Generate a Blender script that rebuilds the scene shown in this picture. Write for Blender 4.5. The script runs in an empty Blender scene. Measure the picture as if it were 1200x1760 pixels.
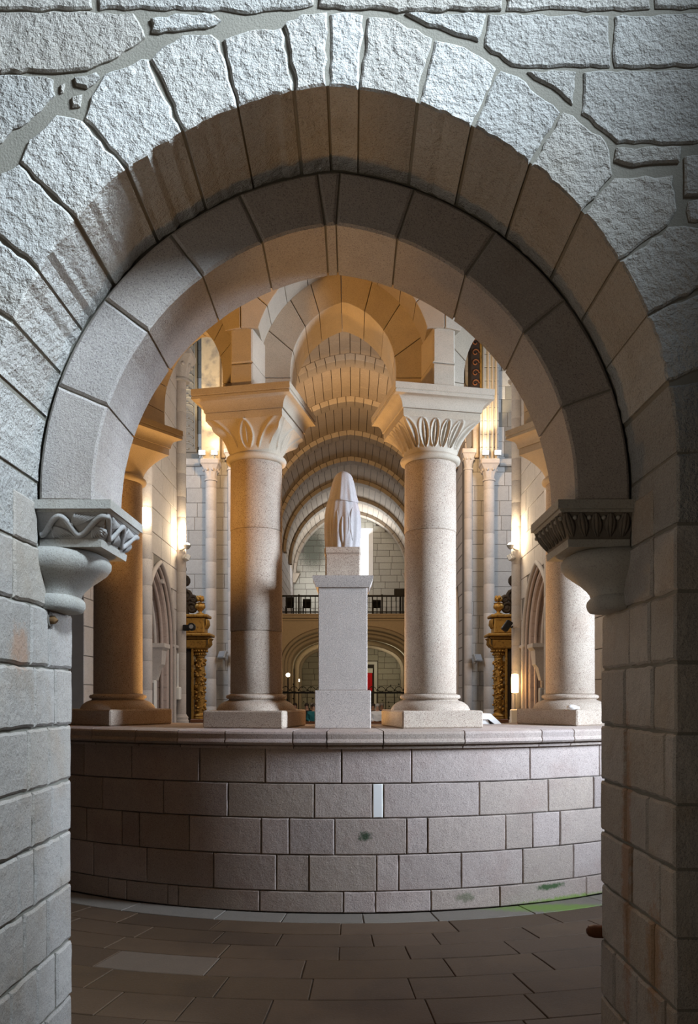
import bpy, bmesh, math, random
from mathutils import Vector, Matrix, noise
V = Vector
pi = math.pi
sc = bpy.context.scene
col = sc.collection

# ------------------------------------------------------------------ camera
F, CX, HY = 1350.0, 606.0, 1195.0          # focal length, vanishing point of the axis, horizon (pixels of 1200 x 1760)
EYE = V((.08, 0, 1.7))
cd = bpy.data.cameras.new('camera')
cam = bpy.data.objects.new('camera', cd)
col.objects.link(cam)
cam.location = EYE
cam.rotation_euler = (pi / 2, 0, 0)
cd.sensor_fit = 'AUTO'
cd.sensor_width = 36
cd.lens = F / 1760 * 36
cd.shift_x = (600 - CX) / 1760
cd.shift_y = (HY - 880) / 1760
cd.clip_end = 300
sc.camera = cam

# ------------------------------------------------------------------ world, exposure, lights
w = bpy.data.worlds.new('world')
sc.world = w
w.use_nodes = True
w.node_tree.nodes['Background'].inputs[0].default_value = (.62, .72, .9, 1)
w.node_tree.nodes['Background'].inputs[1].default_value = .022
vs = sc.view_settings
vs.view_transform = 'Standard'
vs.look = 'None'
vs.exposure = -.15
vs.gamma = 1
vs.use_curve_mapping = False


def aim(o, tgt):
    o.rotation_euler = (V(tgt) - o.location).to_track_quat('-Z', 'Y').to_euler()


def area(name, loc, tgt, sx, sy, power, colr, spread=180):
    l = bpy.data.lights.new(name, 'AREA')
    l.shape = 'RECTANGLE'
    l.size, l.size_y = sx, sy
    l.energy = power
    l.color = colr
    l.spread = math.radians(spread)
    o = bpy.data.objects.new(name, l)
    o.location = loc
    aim(o, tgt)
    col.objects.link(o)
    return o


def point(name, loc, power, colr, r=.05):
    l = bpy.data.lights.new(name, 'POINT')
    l.energy = power
    l.color = colr
    l.shadow_soft_size = r
    o = bpy.data.objects.new(name, l)
    o.location = loc
    col.objects.link(o)
    return o


def spot(name, loc, tgt, power, colr, ang=60, blend=.6, r=.05):
    l = bpy.data.lights.new(name, 'SPOT')
    l.energy = power
    l.color = colr
    l.spot_size = math.radians(ang)
    l.spot_blend = blend
    l.shadow_soft_size = r
    o = bpy.data.objects.new(name, l)
    o.location = loc
    aim(o, tgt)
    col.objects.link(o)
    return o


WARM, LAMP = (1, .5, .12), (1, .8, .52)
area('chapel_window_light', (2.3, 1.25, 6.0), (-1.9, 3.0, 3.05), .8, .8, 100, (.74, .88, 1), 66)
area('chapel_fill', (-1.7, .4, 1.7), (1.2, 3.2, 2.6), .6, .6, 15, (1, .82, .6))  # added warm fill for the right jamb and soffits, not a real lamp
area('ambulatory_window_light', (5.6, 4.7, 3.2), (1.0, 6.5, 2.3), 1.0, 2.0, 195, (.7, .83, 1), 76)
spot('ambulatory_left_lamp', (-3.0, 4.9, 2.4), (-1.2, 6.8, 4.3), 300, WARM, 75, .7, .12)
for s in (-1, 1):
    spot('ambulatory_bounce_fill', (s * 1.95, 4.5, .6), (-s * .1, 3.6, 4.0), 60, WARM, 70, .8, .1)  # hidden lights added in place of warm floor bounce onto the soffits
point('ambulatory_middle_lamp', (-.1, 5.3, 5.35), 17, WARM, .15)
area('apse_lamp', (-.6, 9.4, 1.3), (-.2, 5.0, 4.6), .8, .5, 110, (1, .56, .2), 150)
for s in (-1, 1):
    area('transept_window_light', (s * 8.5, 19.5, 9.5), (s * 4.6, 25.6, 6.0), 2, 4, 620, (.78, .88, 1))
    spot('vault_light', (s * 2.9, 24.6, 9.6), (-s * .9, 35, 13.0), 1500, (1, .63, .3), 80, .9)
    point('crossing_fill', (s * 3.2, 22.6, 9.4), 420, (1, .62, .28), .2)  # hidden fill added to brighten the nearest vault bay
    point('choir_wall_lamp_light', (s * 3.44, 16.95, 5.12), 75, LAMP, .06)
    point('choir_wall_fill', (s * 1.6, 13.0, 6.5), 230, (1, .87, .72), .3)  # added fill for the choir side walls, no fixture belongs to it
    point('pier_spot_light', (s * 4.3, 25.05, 9.75), 16, LAMP, .06)
    spot('pier_uplight', (s * 4.3, 24.5, 9.45), (s * 4.5, 25.4, 12.2), 520, (1, .78, .45), 62, .6)
    spot('altar_spot_light', (s * 1.4, 17.8, 7.5), (s * 3.8, 20.0, 2.6), 420, (1, .82, .55), 35, .7)
area('nave_end_window_light', (.85, 50.3, 11), (-.4, 47.6, 13.4), .8, 2.4, 260, (.85, .93, 1))
area('end_wall_fill', (-3.2, 47.8, 8.6), (1.2, 51, 9.6), 1, 2, 190, (.9, .95, 1))  # area light added to brighten the end wall, no window modelled for it
point('under_loft_light', (-1, 44.5, 3.6), 130, (1, .78, .45), .3)
point('under_loft_light', (2.2, 48.5, 3.9), 60, (1, .9, .65), .3)
spot('loft_front_fill', (0, 33.5, 2.6), (0, 40, 4.9), 420, (1, .68, .32), 85, .6, .2)  # added warm fill on the loft arches, without a fixture
spot('nave_bench_fill', (0, 27, 5.2), (0, 32.5, .9), 260, (1, .9, .75), 70, .5, .2)  # fill added over the seated people so they read, without a fixture
point('near_left_lamp_light', (-3.5, 14.05, 4.95), 14, LAMP, .06)


# ------------------------------------------------------------------ materials
def mat(name, base, rough=.85, metal=0, speck=0, speck_scale=150, speck_col=(.12, .1, .09), stain=None, stain_amt=0, stain_scale=3,
        bump=.0, bump_scale=60, hew=0, hew_scale=14, var=.12, hue=None, emit=None, estr=0, marks=()):
    m = bpy.data.materials.new(name)
    m.use_nodes = True
    nt = m.node_tree
    N, L = nt.nodes, nt.links
    b = N['Principled BSDF']
    b.inputs['Roughness'].default_value = rough
    b.inputs['Metallic'].default_value = metal
    b.inputs['Specular IOR Level'].default_value = .25
    geo = N.new('ShaderNodeNewGeometry')
    pos = geo.outputs['Position']

    def nz(scale, detail=3, rough_=.55):
        n = N.new('ShaderNodeTexNoise')
        n.inputs['Scale'].default_value = scale
        n.inputs['Detail'].default_value = detail
        n.inputs['Roughness'].default_value = rough_
        L.new(pos, n.inputs['Vector'])
        return n.outputs['Fac']

    def ramp(src, a, c, lo=0, hi=1):
        r = N.new('ShaderNodeMapRange')
        r.inputs[1].default_value, r.inputs[2].default_value = a, c
        r.inputs[3].default_value, r.inputs[4].default_value = lo, hi
        L.new(src, r.inputs[0])
        return r.outputs[0]

    def mix(fac, a, c, mode='MIX'):
        x = N.new('ShaderNodeMix')
        x.data_type = 'RGBA'
        x.blend_type = mode
        for sock, val in ((x.inputs[0], fac), (x.inputs[6], a), (x.inputs[7], c)):
            if hasattr(val, 'is_linked'):
                L.new(val, sock)
            elif isinstance(val, (int, float)):
                sock.default_value = val
            else:
                sock.default_value = (*val, 1)
        return x.outputs[2]

    c = tuple(base)
    if var:
        oi = N.new('ShaderNodeObjectInfo')
        k = ramp(oi.outputs['Random'], 0, 1, 1 - var, 1 + var)
        cc = N.new('ShaderNodeCombineColor')
        for i in range(3):
            L.new(k, cc.inputs[i])
        c = mix(1, c, cc.outputs[0], 'MULTIPLY')
        if hue:
            mlt = N.new('ShaderNodeMath')
            mlt.operation = 'MULTIPLY'
            mlt.inputs[1].default_value = 7.31
            L.new(oi.outputs['Random'], mlt.inputs[0])
            fr = N.new('ShaderNodeMath')
            fr.operation = 'FRACT'
            L.new(mlt.outputs[0], fr.inputs[0])
            c = mix(ramp(fr.outputs[0], .3, 1, 0, .75), c, hue)
    if stain:
        c = mix(ramp(nz(stain_scale, 5, .6), .5, .72, 0, stain_amt), c, stain)
    if speck or bump or hew:
        c = mix(ramp(nz(9, 4), .3, .75, 0, .28), c, tuple(x * .62 for x in base))
    if speck:
        f = nz(speck_scale, 2, .6)
        c = mix(ramp(f, .55, .64, 0, speck), c, speck_col)
        f2 = nz(speck_scale * .8 + 11, 2, .6)
        c = mix(ramp(f2, .57, .68, 0, speck * .6), c, tuple(min(1, x * 1.5) for x in base))
    for (p, rad, colr, amt, sq) in marks:                    # growths and stains with a place of their own
        mp = N.new('ShaderNodeMapping')
        mp.inputs['Location'].default_value = (-p[0] / sq[0], -p[1] / sq[1], -p[2] / sq[2])
        mp.inputs['Scale'].default_value = (1 / sq[0], 1 / sq[1], 1 / sq[2])
        L.new(pos, mp.inputs['Vector'])
        ln = N.new('ShaderNodeVectorMath')
        ln.operation = 'LENGTH'
        L.new(mp.outputs[0], ln.inputs[0])
        ad = N.new('ShaderNodeMath')
        ad.operation = 'MULTIPLY_ADD'
        ad.inputs[1].default_value = rad * 1.6
        L.new(nz(26, 4, .7), ad.inputs[0])
        L.new(ln.outputs['Value'], ad.inputs[2])
        c = mix(ramp(ad.outputs[0], rad * 1.25, rad * 1.75, amt, 0), c, colr)
    if hasattr(c, 'is_linked'):
        L.new(c, b.inputs['Base Color'])
    else:
        b.inputs['Base Color'].default_value = (*c, 1)
    if bump or hew:
        h = None
        last = None
        if hew:
            bp = N.new('ShaderNodeBump')
            bp.inputs['Strength'].default_value = min(1, hew)
            bp.inputs['Distance'].default_value = .045
            L.new(nz(hew_scale, 5, .65), bp.inputs['Height'])
            last = bp
        if bump:
            b2 = N.new('ShaderNodeBump')
            b2.inputs['Strength'].default_value = bump
            b2.inputs['Distance'].default_value = .006
            L.new(nz(bump_scale, 3, .7), b2.inputs['Height'])
            if last:
                L.new(last.outputs[0], b2.inputs['Normal'])
            last = b2
        L.new(last.outputs[0], b.inputs['Normal'])
    if emit:
        b.inputs['Emission Color'].default_value = (*emit, 1)
        b.inputs['Emission Strength'].default_value = estr
    return m


M = {}
M['hewn'] = mat('rough hewn granite', (.52, .51, .49), speck=.35, stain=(.36, .31, .25), stain_amt=.5, bump=.7, bump_scale=90, hew=.8, hew_scale=19, var=.1, hue=(.47, .43, .38))
M['wallstone'] = mat('weathered wall granite', (.46, .45, .43), speck=.4, stain=(.33, .29, .24), stain_amt=.6, bump=.6, bump_scale=80, hew=.6, hew_scale=20, var=.12, hue=(.42, .38, .33))
M['jamb'] = mat('jamb granite', (.44, .41, .38), speck=.55, speck_scale=210, stain=(.34, .26, .18), stain_amt=.6, bump=.6, bump_scale=70, hew=.35, hew_scale=12, var=.12, hue=(.42, .37, .31),
                marks=[((1.32, 3.55, .9), .3, (.3, .14, .05), .6, (1, .25, 3)), ((1.32, 3.23, .62), .3, (.32, .16, .05), .6, (1, .35, 1)), ((-1.32, 3.3, 1.9), .12, (.42, .24, .15), .6, (1, 1, 1))])
M['dressed'] = mat('dressed arch granite', (.44, .41, .39), speck=.6, speck_scale=170, speck_col=(.13, .11, .13), stain=(.34, .28, .24), stain_amt=.5, bump=.6, bump_scale=90, hew=.15, var=.1, hue=(.42, .37, .33))
M['mortar'] = mat('grey lime mortar', (.25, .235, .2), bump=.5, bump_scale=120, var=0)
M['darkmortar'] = mat('dark joint mortar', (.17, .15, .13), bump=.4, bump_scale=120, var=0)
moss_pts = []
M['apse'] = mat('pinkish apse granite', (.47, .385, .345), speck=.65, speck_scale=170, speck_col=(.13, .1, .1), stain=(.36, .24, .2), stain_amt=.5, stain_scale=2.2, bump=.5, bump_scale=110, hew=.15, var=.2, hue=(.42, .335, .26),
                marks=[((.18, 6.12, .6), .07, (.02, .05, .02), .9, (1, 2, .7)), ((1.72, 6.45, .125), .07, (.03, .08, .02), .9, (2.4, 3, .45)),
                       ((1.95, 6.5, 0), .12, (.2, .3, .06), .85, (6, 4, .35)), ((.98, 6.25, .1), .05, (.1, .13, .06), .6, (2, 3, 1))])
M['column'] = mat('speckled column granite', (.49, .405, .325), speck=.9, speck_scale=155, speck_col=(.15, .09, .07), stain=(.4, .29, .22), stain_amt=.6, bump=.4, bump_scale=120, var=.05)
M['arcade'] = mat('fine arcade granite', (.51, .44, .35), speck=.35, speck_scale=220, stain=(.4, .33, .26), stain_amt=.4, bump=.3, bump_scale=110, var=.07, hue=(.47, .39, .29))
M['statue'] = mat('pale carved statue stone', (.42, .385, .375), speck=.2, stain=(.45, .34, .33), stain_amt=.7, stain_scale=6, bump=.35, bump_scale=70, var=0)
M['pedestal'] = mat('grey pedestal granite', (.52, .45, .4), speck=.85, speck_scale=190, speck_col=(.14, .12, .12), bump=.3, bump_scale=130, var=.04)
M['corbel'] = mat('worn corbel granite', (.42, .41, .38), speck=.35, stain=(.33, .29, .22), stain_amt=.5, bump=.5, bump_scale=90, var=.05)
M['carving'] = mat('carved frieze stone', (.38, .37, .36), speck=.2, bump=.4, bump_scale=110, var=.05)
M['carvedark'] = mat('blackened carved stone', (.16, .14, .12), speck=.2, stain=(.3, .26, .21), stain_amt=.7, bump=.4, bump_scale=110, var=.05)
M['floor'] = mat('worn floor slab', (.105, .068, .042), rough=.55, speck=.35, speck_scale=90, stain=(.05, .035, .025), stain_amt=.6, stain_scale=1.8, bump=.25, bump_scale=60, var=.18, hue=(.105, .066, .036))
M['floorpale'] = mat('pale floor slab', (.21, .185, .155), rough=.6, speck=.4, speck_scale=90, bump=.3, bump_scale=60, var=.1,
                     marks=[((1.75, 6.28, 0), .16, (.16, .26, .05), .85, (5, .9, 1))])
M['floormid'] = mat('light brown floor slab', (.16, .12, .088), rough=.6, speck=.4, speck_scale=120, bump=.3, bump_scale=60, var=.1)
M['choir'] = mat('choir wall ashlar', (.5, .46, .43), speck=.25, speck_scale=70, stain=(.42, .35, .3), stain_amt=.4, bump=.3, bump_scale=40, var=.07, hue=(.47, .41, .37))
M['moulding'] = mat('pink moulding stone', (.47, .38, .34), speck=.2, speck_scale=70, bump=.2, bump_scale=40, var=.06)
M['transept'] = mat('grey transept ashlar', (.4, .39, .38), speck=.3, speck_scale=60, stain=(.3, .28, .27), stain_amt=.5, stain_scale=1, bump=.3, bump_scale=40, var=.1)
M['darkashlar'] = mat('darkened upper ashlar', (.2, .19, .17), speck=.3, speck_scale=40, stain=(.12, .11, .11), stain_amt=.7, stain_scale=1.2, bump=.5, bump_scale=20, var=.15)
M['vault'] = mat('nave vault stone', (.43, .35, .27), speck=.25, speck_scale=40, stain=(.35, .29, .24), stain_amt=.5, stain_scale=.8, bump=.3, bump_scale=25, var=.06)
M['rib'] = mat('vault rib stone', (.36, .3, .235), speck=.25, speck_scale=40, bump=.3, bump_scale=25, var=.07)
M['farwall'] = mat('pale nave end ashlar', (.42, .4, .34), speck=.2, speck_scale=30, bump=.3, bump_scale=20, var=.07,
                   marks=[((-2.5, 51, 11.2), 1.2, (.03, .045, .03), .75, (1, 3, 1.4))])
M['paint'] = mat('flaking painted plaster', (.52, .42, .28), speck=.2, stain=(.12, .12, .13), stain_amt=.95, stain_scale=2.2, bump=.2, bump_scale=20, var=0)
M['gold'] = mat('gilded wood', (.36, .2, .05), rough=.45, metal=.5, stain=(.08, .035, .012), stain_amt=.9, stain_scale=16, bump=.5, bump_scale=50, var=.06)
M['darkwood'] = mat('dark wood', (.03, .02, .014), rough=.6, bump=.2, bump_scale=20, var=.05)
M['brownwood'] = mat('brown wood', (.13, .05, .022), rough=.5, bump=.2, bump_scale=30, var=.1)
M['iron'] = mat('black wrought iron', (.015, .015, .016), rough=.5, metal=.5, var=0)
M['steel'] = mat('grey steel', (.45, .45, .45), rough=.35, metal=.7, var=0)
M['black'] = mat('black plastic', (.012, .012, .013), rough=.5, var=0)
M['white'] = mat('white painted metal', (.7, .69, .66), rough=.5, var=0)
M['marble'] = mat('white marble', (.82, .8, .77), rough=.4, stain=(.7, .66, .6), stain_amt=.4, var=0)
M['red'] = mat('red banner cloth', (.7, .02, .03), rough=.9, emit=(.8, .02, .03), estr=0, var=0)
M['lampglow'] = mat('lit lamp glass', (1, .9, .75), emit=(1, .86, .62), estr=14, var=0)
M['lampsoft'] = mat('lit wall lamp shade', (1, .85, .6), emit=(1, .72, .36), estr=7, var=0)
M['daylight'] = mat('daylit window glass', (.8, .88, 1), emit=(.86, .94, 1), estr=5.5, var=0)
M['glass'] = mat('floodlight glass', (.25, .26, .28), rough=.15, var=0)
M['skin'] = mat('skin', (.5, .3, .22), rough=.6, var=0)
M['hair_grey'] = mat('grey hair', (.35, .34, .33), rough=.7, var=0)
M['hair_dark'] = mat('dark hair', (.04, .03, .025), rough=.7, var=0)
M['navy'] = mat('navy cloth', (.02, .03, .09), rough=.9, var=0)
M['shirt'] = mat('white cloth', (.7, .72, .78), rough=.9, var=0)
M['teal'] = mat('teal cloth', (.02, .12, .14), rough=.9, var=0)
M['coat'] = mat('black cloth', (.018, .018, .022), rough=.9, var=0)


# ------------------------------------------------------------------ mesh helpers
def link(o, parent=None):
    col.objects.link(o)
    if parent:
        o.parent = parent
    return o


def tag(o, label=None, cat=None, group=None, kind=None):
    for k, v in (('label', label), ('category', cat), ('group', group), ('kind', kind)):
        if v:
            o[k] = v
    return o


def mk(name, verts, faces, m, parent=None, smooth=0, mats=None):
    me = bpy.data.meshes.new(name)
    me.from_pydata([tuple(v) for v in verts], [], faces)
    bm = bmesh.new()
    bm.from_mesh(me)
    bmesh.ops.recalc_face_normals(bm, faces=bm.faces)
    bm.to_mesh(me)
    bm.free()
    me.materials.append(m)
    if smooth:
        me.shade_smooth()
        me.set_sharp_from_angle(angle=math.radians(smooth))
    return link(bpy.data.objects.new(name, me), parent)


def thing(name, label, cat, loc=(0, 0, 0), rotz=0, group=None, kind=None):
    o = bpy.data.objects.new(name, None)
    o.location = loc
    o.rotation_euler = (0, 0, rotz)
    o.empty_display_size = .1
    col.objects.link(o)
    return tag(o, label, cat, group, kind)


def dup(root, loc, rotz, label=None, scale=None):
    r = root.copy()
    col.objects.link(r)
    r.location = loc
    r.rotation_euler = (0, 0, rotz)
    if scale:
        r.scale = scale
    if label:
        r['label'] = label
    for ch in list(root.children):
        c = ch.copy()
        col.objects.link(c)
        c.parent = r
        for g in list(ch.children):
            d = g.copy()
            col.objects.link(d)
            d.parent = c
    return r


class MB:
    def __init__(s):
        s.v, s.f = [], []

    def add(s, verts, faces, xf=None):
        n = len(s.v)
        s.v += [(xf @ V(p)) if xf else V(p) for p in verts]
        s.f += [tuple(i + n for i in f) for f in faces]
        return s

    def box(s, x0, x1, y0, y1, z0, z1, b=.008, xf=None):
        b = min(b, .45 * min(x1 - x0, y1 - y0, z1 - z0))
        vs_, idx = [], {}
        X, Y, Z = (x0, x1), (y0, y1), (z0, z1)
        for i in (0, 1):
            for j in (0, 1):
                for k in (0, 1):
                    sx, sy, sz = 1 - 2 * i, 1 - 2 * j, 1 - 2 * k
                    p = (X[i], Y[j], Z[k])
                    for a in range(3):
                        q = list(p)
                        if a != 0: q[0] += sx * b
                        if a != 1: q[1] += sy * b
                        if a != 2: q[2] += sz * b
                        idx[(i, j, k, a)] = len(vs_)
                        vs_.append(q)
        fs = []
        for i in (0, 1):
            fs.append([idx[(i, j, k, 0)] for j, k in ((0, 0), (1, 0), (1, 1), (0, 1))])
            fs.append([idx[(j, i, k, 1)] for j, k in ((0, 0), (1, 0), (1, 1), (0, 1))])
            fs.append([idx[(j, k, i, 2)] for j, k in ((0, 0), (1, 0), (1, 1), (0, 1))])
        for j in (0, 1):
            for k in (0, 1):
                fs.append([idx[(0, j, k, 1)], idx[(1, j, k, 1)], idx[(1, j, k, 2)], idx[(0, j, k, 2)]])
                fs.append([idx[(j, 0, k, 0)], idx[(j, 1, k, 0)], idx[(j, 1, k, 2)], idx[(j, 0, k, 2)]])
                fs.append([idx[(j, k, 0, 0)], idx[(j, k, 1, 0)], idx[(j, k, 1, 1)], idx[(j, k, 0, 1)]])
                for i in (0, 1):
                    fs.append([idx[(i, j, k, a)] for a in range(3)])
        return s.add(vs_, fs, xf)

    def loft(s, rings, cap=True, closed=True, xf=None):
        n = len(rings[0])
        vs_ = [p for r in rings for p in r]
        fs = []
        for i in range(len(rings) - 1):
            for j in range(n if closed else n - 1):
                k = (j + 1) % n
                fs.append((i * n + j, i * n + k, (i + 1) * n + k, (i + 1) * n + j))
        if cap:
            fs.append(tuple(range(n)))
            fs.append(tuple((len(rings) - 1) * n + j for j in range(n)))
        return s.add(vs_, fs, xf)

    def lathe(s, prof, n=40, xf=None, a0=0, a1=2 * pi):
        full = abs(a1 - a0 - 2 * pi) < 1e-6
        m = n if full else n + 1
        rings = [[(r * math.cos(a0 + (a1 - a0) * j / n), r * math.sin(a0 + (a1 - a0) * j / n), z) for j in range(m)] for r, z in prof]
        return s.loft(rings, True, True if full else True, xf)

    def tube(s, pts, rad, n=8, xf=None):
        pts = [V(p) for p in pts]
        rad = rad if isinstance(rad, (list, tuple)) else [rad] * len(pts)
        rings = []
        t0 = (pts[1] - pts[0]).normalized()
        up = V((0, 0, 1)) if abs(t0.z) < .9 else V((1, 0, 0))
        for i, p in enumerate(pts):
            t = (pts[min(i + 1, len(pts) - 1)] - pts[max(i - 1, 0)]).normalized()
            a = (up - t * up.dot(t)).normalized()
            up = a
            b = t.cross(a)
            rings.append([p + (a * math.cos(2 * pi * j / n) + b * math.sin(2 * pi * j / n)) * rad[i] for j in range(n)])
        return s.loft(rings, True, True, xf)

    def ball(s, c, rx, ry=None, rz=None, n=12, xf=None):
        ry = ry or rx
        rz = rz or rx
        m = max(5, n // 2)
        rings = [[(c[0] + rx * math.sin(pi * i / m) * math.cos(2 * pi * j / n), c[1] + ry * math.sin(pi * i / m) * math.sin(2 * pi * j / n), c[2] - rz * math.cos(pi * i / m)) for j in range(n)]
                 for i in range(m + 1)]
        rings[0] = [(p[0] * 0 + c[0] + (p[0] - c[0]) * .0 + .02 * rx * math.cos(2 * pi * j / n), c[1] + .02 * ry * math.sin(2 * pi * j / n), c[2] - rz) for j, p in enumerate(rings[0])]
        rings[-1] = [(c[0] + .02 * rx * math.cos(2 * pi * j / n), c[1] + .02 * ry * math.sin(2 * pi * j / n), c[2] + rz) for j in range(n)]
        return s.loft(rings, True, True, xf)

    def build(s, name, m, parent=None, smooth=35):
        return mk(name, s.v, s.f, m, parent, smooth)


def ccw(L):
    a = sum(L[i][0] * L[(i + 1) % len(L)][1] - L[(i + 1) % len(L)][0] * L[i][1] for i in range(len(L)))
    return list(L) if a > 0 else list(reversed(L))


def inset(L, d):
    n = len(L)
    out = []
    for i in range(n):
        p, q, r = V(L[i - 1]), V(L[i]), V(L[(i + 1) % n])
        e1, e2 = (q - p), (r - q)
        if e1.length < 1e-9 or e2.length < 1e-9:
            out.append(tuple(q))
            continue
        e1.normalize()
        e2.normalize()
        n1, n2 = V((-e1.y, e1.x)), V((-e2.y, e2.x))
        b = n1 + n2
        if b.length < 1e-6:
            out.append(tuple(q + n1 * d))
            continue
        b.normalize()
        k = d / max(.45, b.dot(n1))
        out.append(tuple(q + b * k))
    return out


def densify(L, step, jit, rnd):
    out = []
    n = len(L)
    for i in range(n):
        p, q = V(L[i]), V(L[(i + 1) % n])
        e = q - p
        k = max(1, int(round(e.length / step)))
        nn = V((-e.y, e.x)).normalized() if e.length > 1e-9 else V((0, 0))
        for j in range(k):
            t = j / k
            a = rnd.uniform(-jit, jit) if j else 0
            x = p + e * t + nn * a
            if not j:
                x += V((rnd.uniform(-jit, jit), rnd.uniform(-jit, jit))) * .7
            out.append((x.x, x.y))
    return out


def stone(name, loop, fm, depth, m, parent, gap=.012, step=.09, jit=.003, ch=.008, rnd=random.Random(3), proud=0, smooth=0):
    L = inset(ccw(loop), gap / 2)
    if step:
        L = densify(L, step, jit, rnd)
    I = inset(L, ch)
    n = len(L)
    pr = rnd.uniform(-proud, proud)
    vs_ = [fm(u, v, depth) for u, v in L] + [fm(u, v, ch * .8 - pr) for u, v in L] + [fm(u, v, -pr) for u, v in I]
    fs = []
    for i in range(n):
        j = (i + 1) % n
        fs += [(i, j, n + j, n + i), (n + i, n + j, 2 * n + j, 2 * n + i)]
    fs += [tuple(range(n)), tuple(range(2 * n, 3 * n))]
    return mk(name, vs_, fs, m, parent, smooth)


def cstone(name, a, b, v0, v1, fm, depth, m, parent, gap=.009, ch=.006, jit=.002, step=.09, rnd=random.Random(3), proud=.003):
    """a stone with straight courses on a curved surface: a grid front with chamfered edges"""
    a, b, v0, v1 = a + gap / 2, b - gap / 2, v0 + gap / 2, v1 - gap / 2
    k = max(2, int((b - a) / step))
    us = [a, a + ch] + [a + (b - a) * i / k for i in range(1, k)] + [b - ch, b]
    h = v1 - v0
    fr = [0, ch / h, .35, .68, 1 - ch / h, 1]
    pr = rnd.uniform(-proud, proud)
    grid = []
    for q, t in enumerate(fr):
        row = []
        for i, u in enumerate(us):
            edge = q in (0, len(fr) - 1) or i in (0, len(us) - 1)
            d = ch * .8 - pr if edge else -pr
            uu, vv_ = u, v0 + h * t
            if q in (0, len(fr) - 1): vv_ += rnd.uniform(-jit, jit)
            if i in (0, len(us) - 1): uu += rnd.uniform(-jit, jit)
            row.append((uu, vv_, d))
        grid.append(row)
    nu, nv = len(us), len(fr)
    vs_ = [fm(*p) for r in grid for p in r]
    fs = [(q * nu + i, q * nu + i + 1, (q + 1) * nu + i + 1, (q + 1) * nu + i) for q in range(nv - 1) for i in range(nu - 1)]
    ring = [(0, i) for i in range(nu)] + [(q, nu - 1) for q in range(1, nv)] + [(nv - 1, i) for i in range(nu - 2, -1, -1)] + [(q, 0) for q in range(nv - 2, 0, -1)]
    base = len(vs_)
    for q, i in ring:
        p = grid[q][i]
        vs_.append(fm(p[0], p[1], depth))
    n = len(ring)
    for x in range(n):
        y = (x + 1) % n
        i0, i1 = ring[x][0] * nu + ring[x][1], ring[y][0] * nu + ring[y][1]
        fs.append((i0, i1, base + y, base + x))
    return mk(name, vs_, fs, m, parent, 25)


class Arch:
    """two-centred arch: half width, centre height, apex height; polyline from the left foot to the right foot"""
    def __init__(s, half, zc, za, z0=None, n=40):
        rise = za - zc
        e = (rise * rise - half * half) / (2 * half)
        R = half + e
        s.half = half
        a_top = math.acos(max(-1, min(1, e / R)))
        right = [(-e + R * math.cos(a_top * i / n), zc + R * math.sin(a_top * i / n)) for i in range(n + 1)]
        if z0 is not None and z0 < zc - .001:
            right = [(half, z0 + (zc - z0) * i / 4) for i in range(4)] + right
        left = [(-x, z) for x, z in right]
        s.pts = left + list(reversed(right))[1:]
        s.cum = [0]
        for i in range(1, len(s.pts)):
            s.cum.append(s.cum[-1] + math.dist(s.pts[i], s.pts[i - 1]))
        s.len = s.cum[-1]

    def at(s, t):
        t = max(0, min(s.len, t))
        for i in range(1, len(s.pts)):
            if t <= s.cum[i] + 1e-9:
                k = (t - s.cum[i - 1]) / max(1e-9, s.cum[i] - s.cum[i - 1])
                a, b = s.pts[i - 1], s.pts[i]
                return (a[0] + (b[0] - a[0]) * k, a[1] + (b[1] - a[1]) * k)
        return s.pts[-1]

    def near(s, p):
        best = (1e9, 0)
        for i in range(1, len(s.pts)):
            a, b = V(s.pts[i - 1]), V(s.pts[i])
            e = b - a
            k = max(0, min(1, (V(p) - a).dot(e) / max(1e-12, e.length_squared)))
            d = (a + e * k - V(p)).length
            if d < best[0]:
                best = (d, s.cum[i - 1] + k * e.length)
        return best[1]

    def span(s, t0, t1, step=.06):
        k = max(1, int(math.ceil((t1 - t0) / step)))
        return [s.at(t0 + (t1 - t0) * i / k) for i in range(k + 1)]

    def grow(s, d):
        """the same polyline pushed outward by d"""
        P_ = s.pts
        out = []
        for i in range(len(P_)):
            a, b = V(P_[max(0, i - 1)]), V(P_[min(len(P_) - 1, i + 1)])
            e = (b - a).normalized()
            out.append((P_[i][0] - e.y * d, P_[i][1] + e.x * d))
        return out


def on_plane(px, py, D):
    return (EYE.x + (px - CX) * D / F, EYE.z + (HY - py) * D / F)


# ------------------------------------------------------------------ the near archway (wall between chapel and ambulatory)
D1, D2, D3 = 3.02, 3.50, 3.92
HALF, INH = 1.32, 1.07
OUT = Arch(HALF, 2.60, 4.04, 0)
INN = Arch(INH, 2.60, 3.795, 2.56)
R1 = random.Random(11)


def plate(arch_pts, outer_fn, y0, y1, extra_soffit=True):
    """wall with an arched hole: front, soffit and back"""
    n = len(arch_pts)
    o = [outer_fn(p) for p in arch_pts]
    vs_, fs = [], []
    for (x, z) in arch_pts: vs_.append((x, y0, z))
    for (x, z) in o: vs_.append((x, y0, z))
    for (x, z) in arch_pts: vs_.append((x, y1, z))
    for (x, z) in o: vs_.append((x, y1, z))
    for i in range(n - 1):
        fs += [(i, i + 1, n + i + 1, n + i), (2 * n + i, 2 * n + i + 1, 3 * n + i + 1, 3 * n + i), (i, i + 1, 2 * n + i + 1, 2 * n + i),
               (n + i, n + i + 1, 3 * n + i + 1, 3 * n + i)]
    fs += [(0, n, 3 * n, 2 * n), (n - 1, 2 * n - 1, 4 * n - 1, 3 * n - 1)]
    return vs_, fs


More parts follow.
